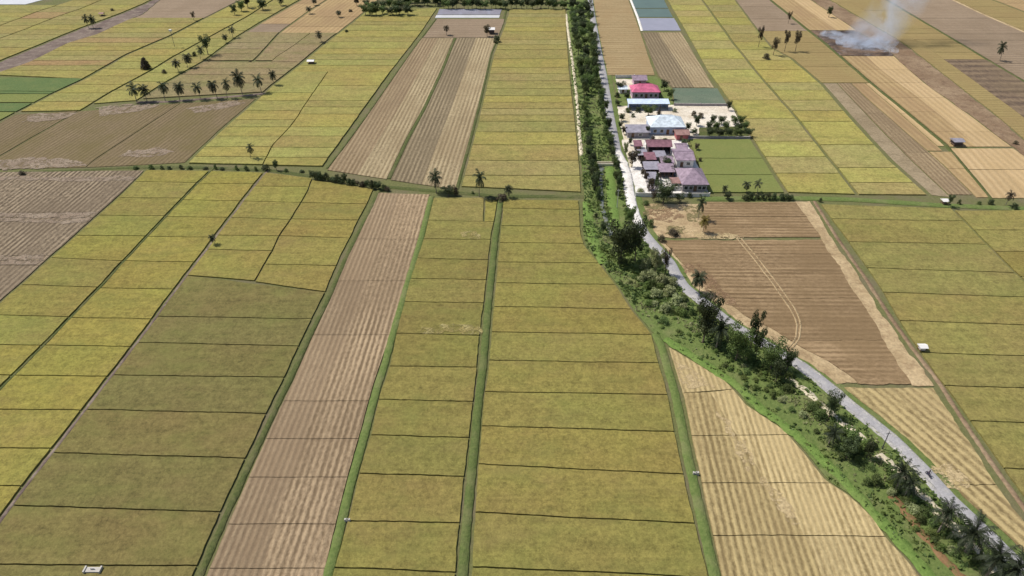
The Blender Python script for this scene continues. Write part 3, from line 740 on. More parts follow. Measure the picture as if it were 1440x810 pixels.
strip('stubble_field', Q5, R6M, [79.5, 98, 117, 138, 158, 186, 207], M['tan'], z=.25, ml=1.2, mr=0, mt=.1, mb=.1)
strip('stubble_field', R6M, R6R, [79.5, 98, 117, 138, 186, 207], M['peach'], z=.25, ml=0, mr=.5, mt=.1, mb=.1)
strip('stubble_field', Q5, R6M, [209, 239, 281], M['peach'], z=.25, ml=.8, mr=0, mt=.3, mb=.1, mbot=1)
strip('stubble_field', R6M, R6R, [209, 239, 281], M['peach'], z=.25, ml=0, mr=.5, mt=.3, mb=.1, mbot=1)
R7R = [(1130, -20), (1167, 0), (1273, 63), (1320, 100), (1393, 157), (1440, 197), (1540, 275)]
strip('dirt_track', R6R, R7R, [-15, 60, 130, 275], M['rust_track'], z=.18, ml=.3, mr=.5, mt=0, mb=0, edge=.6)
R8A = [(1150, -20), (1190, 0), (1297, 63), (1350, 100), (1428, 157), (1480, 197), (1580, 275)]
R8 = [(1213, -20), (1246, 0), (1302, 33), (1358, 66), (1391, 86), (1432, 110), (1580, 195), (1700, 265)]
strip('stubble_field', R7R, R8A, [-15, 40, 100, 275], M['olive'], z=.25, ml=.5, mr=0, mt=.1, mb=.1)
strip('stubble_field', R8A, R8, [-15, 15, 40, 48, 56, 65, 75, 84], M['olive'], z=.25, ml=.1, mr=1, mt=.2, mb=.2)
strip('stubble_field', R8A, R8, [84, 130, 200, 265], M['purple_rows'], z=.25, ml=.1, mr=1, mt=.2, mb=.2)
R9R = [(1292, -20), (1340, 0), (1380, 19), (1440, 45), (1640, 130), (1760, 185)]
strip('fallow_field', R8, R9R, [-15, 26, 48, 57, 90, 150], M['mauve'], z=.25, ml=1, mr=1.4, mt=.2, mb=.2)
R10R = [(1345, -20), (1396, 0), (1440, 17), (1660, 105), (1800, 160)]
strip('stubble_field', R9R, R10R, [-15, 10, 25, 40, 70, 110], M['olive'], z=.25, ml=1.2, mr=1.2, mt=.2, mb=.2)
strip('stubble_field', R10R, [(1560, -20), (1900, 100)], [-15, 5, 20, 50, 90], M['tan'], z=.25, ml=1.2, mr=1, mt=.2, mb=.2)

# ---- grass bands along the canals
def line_band(name, A, B, m, w, z=.14, sh=0):
    ys = sorted(set([p[1] for p in A] + [p[1] for p in B]))
    y0, y1 = max(A[0][1], B[0][1]), min(A[-1][1], B[-1][1])
    ys = [y for y in ys if y0 <= y <= y1]
    return ribbon(name, [((x_on(A, y) + x_on(B, y)) / 2 + sh, y) for y in ys], w, m, z)
line_band('grass_bank', BR, CL, M['verge'], 2.0, z=.38)
line_band('grass_bank', CR, DL, M['canal_grass'], 2.0, z=.40)
line_band('grass_bank', [p for p in DR if p[1] >= 470], [(925, 470)] + EL, M['verge'], 2.2, z=.38)
ribbon('grass_bank', [(p[0] + 7, p[1]) for p in B3], 1.5, M['dull_grass'], z=.26)
ribbon('grass_bank', C1, .9, M['dull_grass'], z=.16)
ribbon('dirt_bank', [(p[0] + 2, p[1]) for p in C2], 1.0, M['dirt_track'], z=.2)
ribbon('grass_bank', UBM, 1.7, M['dull_grass'], z=.28)
ribbon('grass_bank', [(p[0] - 3, p[1]) for p in UAL], 1.7, M['dull_grass'], z=.2)
ribbon('grass_bank', [(p[0] + 1, p[1]) for p in UBL], .9, M['dull_grass'], z=.2)
ribbon('grass_bank', Q5, 1.9, M['dull_grass'], z=.2)
ribbon('grass_bank', R8, 2.0, M['dull_grass'], z=.2)
ribbon('grass_bank', R9R, 2.2, M['straw_band'], z=.2)
HEDGE = [(-60, 249), (0, 244), (100, 240), (180, 236), (290, 236), (380, 240), (440, 248), (530, 262), (600, 268), (700, 276), (820, 277)]
ribbon('grass_bank', HEDGE[:4], 2.2, M['dull_grass'], z=.12)
ribbon('grass_bank', HEDGE[3:], 2.6, M['dull_grass'], z=.14)
ribbon('grass_bank', [(985, 280), (1110, 279), (1200, 281), (1320, 289), (1440, 294), (1560, 299)], 3.2, M['verge'], z=.3)
def patch(name, pts, m, z, amp=1.6):
    bm = bmesh.new()
    P = [at(*p) for p in pts]; Q = []
    for a, b in zip(P, P[1:] + P[:1]):
        n = max(1, int((b - a).length / 1.2))
        for i in range(n):
            q = a.lerp(b, i / n); Q.append(q + jit(q, amp, .35) + jit(q, amp * .5, 1.1))
    bm.faces.new([bm.verts.new((q.x, q.y, z)) for q in Q])
    bmesh.ops.triangulate(bm, faces=bm.faces)
    bmesh.ops.recalc_face_normals(bm, faces=bm.faces)
    if sum(f.normal.z for f in bm.faces) < 0: bmesh.ops.reverse_faces(bm, faces=bm.faces)
    return struct(from_bm(name, bm, m))
for pts in ([(-20, 226), (60, 222), (110, 227), (125, 234), (40, 238), (-20, 240)], [(45, 161), (108, 159), (95, 166), (60, 172), (30, 172)],
            [(135, 152), (185, 147), (230, 148), (200, 156), (140, 164)], [(262, 152), (330, 143), (345, 146), (310, 154), (275, 160)], [(180, 213), (225, 208), (245, 213), (215, 222), (170, 220)]):
    patch('bleached_straw', pts, M['pale_dirt'], .285)
patch('flattened_rice', [(593, 464), (620, 458), (660, 458), (677, 461), (675, 471), (630, 470), (592, 470)], M['straw_pale'], .57)
patch('flattened_rice', [(645, 329), (662, 326), (676, 330), (674, 336), (648, 336)], M['straw_pale'], .57)
for pts, mm, zz in DECALS: patch('scattered_straw', pts, M[mm], zz)
M['dust'] = mat_mottle('road_dust', ((.52, .50, .46), (.44, .42, .38), (.38, .36, .31)), (.12, .35, 1.5), ragged=.5)
M['patch_tar'] = mat_mottle('tar_patch', ((.20, .195, .20), (.25, .24, .245)), (.12, .35, 1.5), ragged=.5)
ribbon('road_dust', [(1376, 750), (1405, 778), (1432, 806)], .8, M['dust'], z=.465, edge=.5)
ribbon('road_dust', [(p[0] - 9, p[1]) for p in ROAD if 500 < p[1] < 800], .9, M['dust'], z=.462, edge=.5)
ribbon('road_dust', [(p[0] + 9, p[1]) for p in ROAD if 440 < p[1] < 700], .7, M['dust'], z=.462, edge=.5)
patch('dry_weeds', [(902, 286), (935, 287), (940, 296), (918, 304), (905, 305)], M['dry_weeds'], .30)
patch('dry_weeds', [(960, 290), (985, 288), (988, 318), (968, 312)], M['dry_weeds'], .30)
patch('dry_weeds', [(938, 318), (960, 318), (962, 329), (936, 330)], M['dry_weeds'], .31)
patch('reddish_soil', [(912, 296), (950, 292), (962, 306), (940, 314), (915, 310)], M['red_soil'], .305)
patch('reddish_soil', [(955, 372), (985, 372), (1010, 400), (1040, 432), (1015, 428), (985, 400)], M['red_soil'], .345)
patch('scattered_straw', [(962, 325), (1000, 328), (1045, 331), (1043, 337), (985, 337)], M['pale_gold'], .345)
# ---- the road, its bank and the paths
VL = [(797, -40), (797, 14), (802, 100), (815, 213), (821, 275), (819, 327), (824, 347), (844, 370), (869, 403), (891, 437), (919, 470), (962, 500), (1025, 538), (1052, 570), (1102, 603), (1135, 640), (1165, 677), (1195, 697), (1229, 727), (1249, 757), (1279, 790), (1295, 810), (1337, 860)]
strip('road_bank', VL, ROAD, [-35, 120, 230, 330, 400, 480, 560, 640, 720, 860], M['verge'], z=.2, ml=.2, mr=1.5, mt=-.3, mb=-.3, rough=.18, edge=.1)
line_band('road_bank', ROAD, ROAD, M['verge'], 9.0, z=.16)
ribbon('road', ROAD, 3.9, M['asphalt'], z=.42, edge=.1)
ribbon('road_dust', [p for p in ROAD if 213 <= p[1] <= 330], 3.6, M['chalk'], z=.455, edge=.5)
ribbon('footpath', [(796, 20), (799, 45), (804, 80), (809, 120), (812, 150), (815, 190), (818, 220)], 1.5, M['sand'], z=.34, edge=.5)
ribbon('sand_verge', [(1108, 532), (1135, 553), (1160, 575), (1177, 592), (1200, 606), (1226, 628)], 1.9, M['sand'], z=.47, edge=1.0)
ribbon('sand_verge', [(1236, 640), (1255, 657), (1278, 682), (1296, 697), (1320, 722), (1360, 764), (1400, 806)], 2.4, M['sand'], z=.47, edge=1.0)
ribbon('red_path', [(1252, 698), (1263, 708), (1283, 735), (1307, 767), (1357, 815), (1400, 860)], 1.9, M['red_path'], z=.40, edge=1.4)
ribbon('canal', [(846, 236), (845, 262), (846, 290), (855, 318), (862, 335)], 1.8, M['water_dark'], z=.36, edge=.4)
ribbon('grass_bank', [(857, 235), (859, 262), (861, 290), (866, 320)], 3.6, M['bright_grass'], z=.42)
ribbon('grass_bank', [(826, 285), (828, 315), (836, 345), (850, 372)], 3.5, M['bright_grass'], z=.42)
ribbon('grass_bank', [(935, 478), (990, 512), (1040, 545), (1075, 580), (1120, 612), (1150, 640), (1190, 680), (1240, 735), (1285, 785), (1330, 840)], 2.6, M['bright_grass'], z=.44, edge=.9)
# a tractor track across the ploughed field
ribbon('wheel_track', [(1036, 336), (1060, 365), (1085, 398), (1112, 437), (1121, 455), (1119, 478), (1108, 490)], .6, M['track_straw'], z=.345)
ribbon('wheel_track', [(1042, 336), (1065, 363), (1091, 397), (1118, 435), (1126, 455), (1124, 478), (1114, 490)], .6, M['track_straw'], z=.345)
# ---- yards of the village
def yard(name, pts, m, z):
    bm = bmesh.new()
    P = [at(*p) for p in pts]
    Q = []
    for a, b in zip(P, P[1:] + P[:1]):
        n = max(1, int((b - a).length / 2))
        for i in range(n):
            q = a.lerp(b, i / n); Q.append(q + jit(q, .5, .3))
    top = [bm.verts.new((q.x, q.y, z)) for q in Q]
    bot = [bm.verts.new((q.x, q.y, -.02)) for q in Q]
    bm.faces.new(top)
    for i in range(len(Q)):
        j = (i + 1) % len(Q)
        bm.faces.new((top[j], top[i], bot[i], bot[j]))
    bmesh.ops.recalc_face_normals(bm, faces=bm.faces)
    return struct(from_bm(name, bm, m))
yard('yard', [(862, 108), (923, 108), (945, 126), (946, 148), (871, 152)], M['verge'], .16)
yard('yard', [(866, 112), (890, 112), (890, 127), (868, 126)], M['cream_yard'], .30)
yard('yard', [(868, 150), (946, 148), (1027, 148), (1052, 194), (968, 196), (876, 197)], M['cream_yard'], .22)
yard('yard', [(876, 197.5), (965, 197), (997, 271), (895, 274), (888, 245)], M['chalk'], .18)
yard('courtyard', [(900, 219), (952, 219), (962, 238), (958, 250), (926, 250), (926, 270), (912, 270), (905, 245)], M['court'], .24)
yard('yard', [(874, 197), (906, 198), (902, 212), (878, 214)], M['cream_yard'], .30)
yard('yard', [(984, 180), (1048, 178), (1053, 194), (982, 195)], M['dull_grass'], .29)
yard('yard', [(870, 160), (885, 160), (890, 235), (885, 236)], M['sand'], .26)

# ------------------------------------------------------------------ vegetation meshes (unit size: height 1, crown width 1)
def leafball(bm, c, rad, n, size, rng, flat=.75):
    for _ in range(n):
        d = Vector((rng.gauss(0, 1), rng.gauss(0, 1), rng.gauss(0, 1))).normalized()
        r = (.45 + .55 * rng.random() ** .5)
        p = c + Vector((d.x * rad * r, d.y * rad * r, d.z * rad * r * flat))
        n_ = (d + Vector((rng.uniform(-.7, .7), rng.uniform(-.7, .7), rng.uniform(-.3, .9)))).normalized()
        a = n_.orthogonal().normalized()
        a.rotate(Matrix.Rotation(rng.uniform(0, 6.28), 3, n_))
        b = n_.cross(a)
        s = size * rng.uniform(.6, 1.3)
        p0 = [p - a * s, p + b * s * .55, p + a * s, p - b * s * .55]
        bm.faces.new([bm.verts.new(q) for q in p0])

def broad_meshes(seed, nclump, nleaf, leaf, base=.28, low=False):
    rng = random.Random(seed)
    bt, bc = bmesh.new(), bmesh.new()
    lean = Vector((rng.uniform(-.06, .06), rng.uniform(-.06, .06), 0))
    top = Vector((lean.x, lean.y, base + .22))
    if not low:
        tube(bt, [(0, 0, -.03), (0, 0, .03), lean * .5 + Vector((0, 0, base * .6)), top, top + Vector((lean.x, lean.y, .2))], [.045, .034, .027, .02, .008], 7)
    for k in range(nclump):
        t = (k + .5) / nclump
        a = k * 2.4 + rng.uniform(-.4, .4)
        z = base + .12 + (.80 - base) * t if not low else .12 + .62 * t
        w = math.sin(math.pi * min(1, .25 + .72 * (1 - abs(t - .38) * 1.1))) if not low else 1 - .6 * t
        rr = .33 * w * rng.uniform(.55, 1.1)
        c = Vector((math.cos(a) * rr, math.sin(a) * rr, z)) + lean
        rad = rng.uniform(.13, .21) * (1 if not low else 1.15)
        leafball(bc, c, rad, int(nleaf * rng.uniform(.7, 1.2)), leaf, rng)
        if not low:
            tube(bt, [top - Vector((0, 0, rng.uniform(0, .12))), top.lerp(c, .55) + Vector((0, 0, .02)), c], [.014, .009, .003], 5, False)
        elif k < 5:
            tube(bt, [(0, 0, -.03), (c.x * .5, c.y * .5, c.z * .5), c], [.016, .011, .004], 5, False)
    out = []
    for nm, b in (('trunk' if not low else 'stem', bt), ('crown' if not low else 'foliage', bc)):
        me = bpy.data.meshes.new(nm); b.to_mesh(me); b.free(); out.append(me)
    return out

def conifer_meshes(seed):
    rng = random.Random(seed)
    bt, bc = bmesh.new(), bmesh.new()
    tube(bt, [(0, 0, -.03), (0, 0, .4), (0, 0, .95)], [.03, .02, .004], 7)
    for k in range(20):
        t = k / 19
        z = .2 + .76 * t; r = .42 * (1 - t) ** .8 + .04
        for j in range(max(1, int(6 * (1 - t) + 1))):
            a = rng.uniform(0, 6.28)
            c = Vector((math.cos(a) * r * .6, math.sin(a) * r * .6, z - .03))
            leafball(bc, c, .09 + r * .22, 30, .05, rng)
    out = []
    for nm, b in (('trunk', bt), ('crown', bc)):
        me = bpy.data.meshes.new(nm); b.to_mesh(me); b.free(); out.append(me)
    return out

def palm_meshes(seed, nf=19, droop=1.0, base=.72, trunk_r=.021, leaflet=.15):
    """height 1 to the tip of the upper fronds, crown width 1 before scaling; trunk ends at base"""
    rng = random.Random(seed)
    bt, bc = bmesh.new(), bmesh.new()
    lx, ly = rng.uniform(-.17, .17), rng.uniform(-.17, .17)
    pts = []; 
    for i in range(8):
        t = i / 7
        pts.append((lx * (t * t - 1), ly * (t * t - 1), -.03 + (base + .03) * t))
    tube(bt, pts, [trunk_r * (1.5 if i == 0 else 1.15 - .45 * i / 7) for i in range(8)], 8)
    c = Vector((0, 0, base))
    for k in range(nf):
        a = k * 2.39996 + rng.uniform(-.2, .2)
        el = R(78) - R(108) * (k / (nf - 1)) ** .9 + rng.uniform(-.12, .12)
        L = rng.uniform(.44, .56)
        d = Vector((math.cos(a), math.sin(a), 0)); side = Vector((-d.y, d.x, 0))
        p = c.copy(); e = el; n = 9; prev = None
        spine = []
        for i in range(n + 1):
            spine.append((p.copy(), e))
            p = p + (d * math.cos(e) + Vector((0, 0, math.sin(e)))) * (L / n) * Vector((1, 1, 1)).x
            e -= R(11.5) * droop * (.5 + i / n)
        for i in range(n):
            p0, e0 = spine[i]; p1, e1 = spine[i + 1]
            t = (i + .5) / n
            up = (Vector((0, 0, 1)) * math.cos(e0) - d * math.sin(e0))
            bc.faces.new([bc.verts.new(q) for q in (p0 - side * .006, p0 + side * .006, p1 + side * .005, p1 - side * .005)])
            ll = leaflet * math.sin(math.pi * min(1, .16 + .80 * t)) + .02
            for s in (-1, 1):
                for q in (.2, .7):
                    b = p0.lerp(p1, q)
                    f = (p1 - p0).normalized()
                    tip = b + side * s * ll * .8 + f * ll * .55 - up * ll * rng.uniform(.15, .75)
                    w = f * (.013 if leaflet > .1 else .0115)
                    bc.faces.new([bc.verts.new(x) for x in (b - w, b + w, tip + w * .35, tip - w * .35)])
    for k in range(5):      # nuts
        a = rng.uniform(0, 6.28)
        q = c + Vector((math.cos(a) * .03, math.sin(a) * .03, -.025))
        bmesh.ops.create_icosphere(bt, subdivisions=1, radius=.017, matrix=Matrix.Translation(q))
    out = []
    for nm, b in (('trunk', bt), ('crown', bc)):
        me = bpy.data.meshes.new(nm); b.to_mesh(me); b.free(); out.append(me)
    return out

BROAD = [broad_meshes(10 + i, 15 + 2 * (i % 3), 120, .036) for i in range(5)]
BIG = [broad_meshes(40 + i, 26, 150, .026, .2) for i in range(3)]
TALL = [broad_meshes(60 + i, 12, 110, .034, .34) for i in range(3)]
BUSH = [broad_meshes(80 + i, 12, 80, .046, low=True) for i in range(4)]
CONE = [conifer_meshes(5)]
PALM = [palm_meshes(100 + i, (14, 21, 17, 24, 15, 19, 12, 22)[i], (1.0, .8, 1.25, 1.0, .9, 1.35, 1.1, .85)[i], (.74, .70, .78, .72, .76, .73, .79, .71)[i]) for i in range(8)]
PALMBIG = [palm_meshes(130 + i, 24, .8, .58, .03, .085) for i in range(4)]
SHAPES = {'broad': BROAD, 'big': BIG, 'tall': TALL, 'bush': BUSH, 'cone': CONE, 'palm': PALM, 'palmbig': PALMBIG}
cache = {}
counter = {}
vr = random.Random(3)

def plant(shape, x, yb, yt, wpx, label, cat=None, group=None, leaf='leaf_dark', name=None, wmul=1.0):
    """a plant whose foot is seen at x, yb, whose top reaches row yt and whose crown is wpx photo pixels wide"""
    p = at(x, yb)
    h = max(.6, height_for(p, yt)) * (.87 if shape == 'palm' else 1)
    w = wpx * depth(p) / F * wmul
    return plant_at(shape, p, h, w, label, cat, group, leaf, name)

def plant_at(shape, p, h, w, label, cat=None, group=None, leaf='leaf_dark', name=None):
    i = counter.get(shape, 0); counter[shape] = i + 1
    vs = SHAPES[shape]
    k = i % len(vs)
    palm = shape.startswith('palm'); low = shape == 'bush'
    bark = 'palm_bark' if palm else 'bark'
    key = (shape, k, leaf)
    if key not in cache:
        t, c = vs[k][0].copy(), vs[k][1].copy()
        t.materials.append(M[bark]); c.materials.append(M[leaf])
        cache[key] = (t, c)
    t, c = cache[key]
    nm = name or ('palm_tree' if palm else 'bush' if low else 'tree')
    root = thing(nm, (p.x, p.y, 0), label, cat or ('palm tree' if palm else 'bush' if low else 'tree'), group, vr.uniform(0, 6.28))
    root.scale = (w, w, h)
    link('stem' if low else 'trunk', t, root)
    link('foliage' if low else 'crown', c, root)
    return root

# ---- garden trees of the village
G = 'garden trees and bushes between the village houses'
for x, y, h, w in [(897, 127, 10, 11), (868, 137, 9, 10), (930, 149, 8, 9), (897, 158, 9, 11), (927, 162, 9, 10), (872, 181, 10, 10), (877, 190, 12, 9), (918, 198, 8, 10), (886, 205, 11, 9),
                   (896, 224, 12, 10), (903, 236, 14, 12), (929, 233, 12, 11), (943, 229, 10, 9), (917, 240, 11, 9), (951, 222, 9, 8), (925, 254, 12, 8), (908, 256, 14, 11), (903, 249, 11, 9), (946, 268, 9, 9), (935, 271, 8, 9), (979, 212, 10, 10), (984, 228, 8, 8), (949, 158, 7, 8), (985, 166, 9, 12), (975, 163, 9, 10), (991, 276, 8, 9), (969, 277, 8, 10), (890, 165, 7, 8)]:
    plant('broad' if h > 9 else 'bush', x, y, y - h, w, 'small leafy garden tree among the houses and yards of the village', 'tree', G, vr.choice(['leaf_dark', 'leaf_dark', 'leaf_mid', 'leaf_dry']), 'garden_tree')
# ---- row of ten palms along the dark ditch, upper left
ORD = ['first', 'second', 'third', 'fourth', 'fifth', 'sixth', 'seventh', 'eighth', 'ninth', 'tenth']
row = [(193, 144, 114, 22), (207, 143, 115, 18), (235, 142, 112, 18), (256, 141, 112, 17), (281, 140, 114, 17), (303, 139, 108, 18), (322, 138, 108, 16), (340, 134, 95, 21), (366, 132, 102, 19), (386, 121, 95, 12)]
for i, (x, yb, yt, w) in enumerate(row):
    plant('palm', x, yb, yt, w, '%s coconut palm from the left in the row of ten along the dark ditch' % ORD[i], group='palms along the dark ditch', leaf='palm_leaf', wmul=1.05)
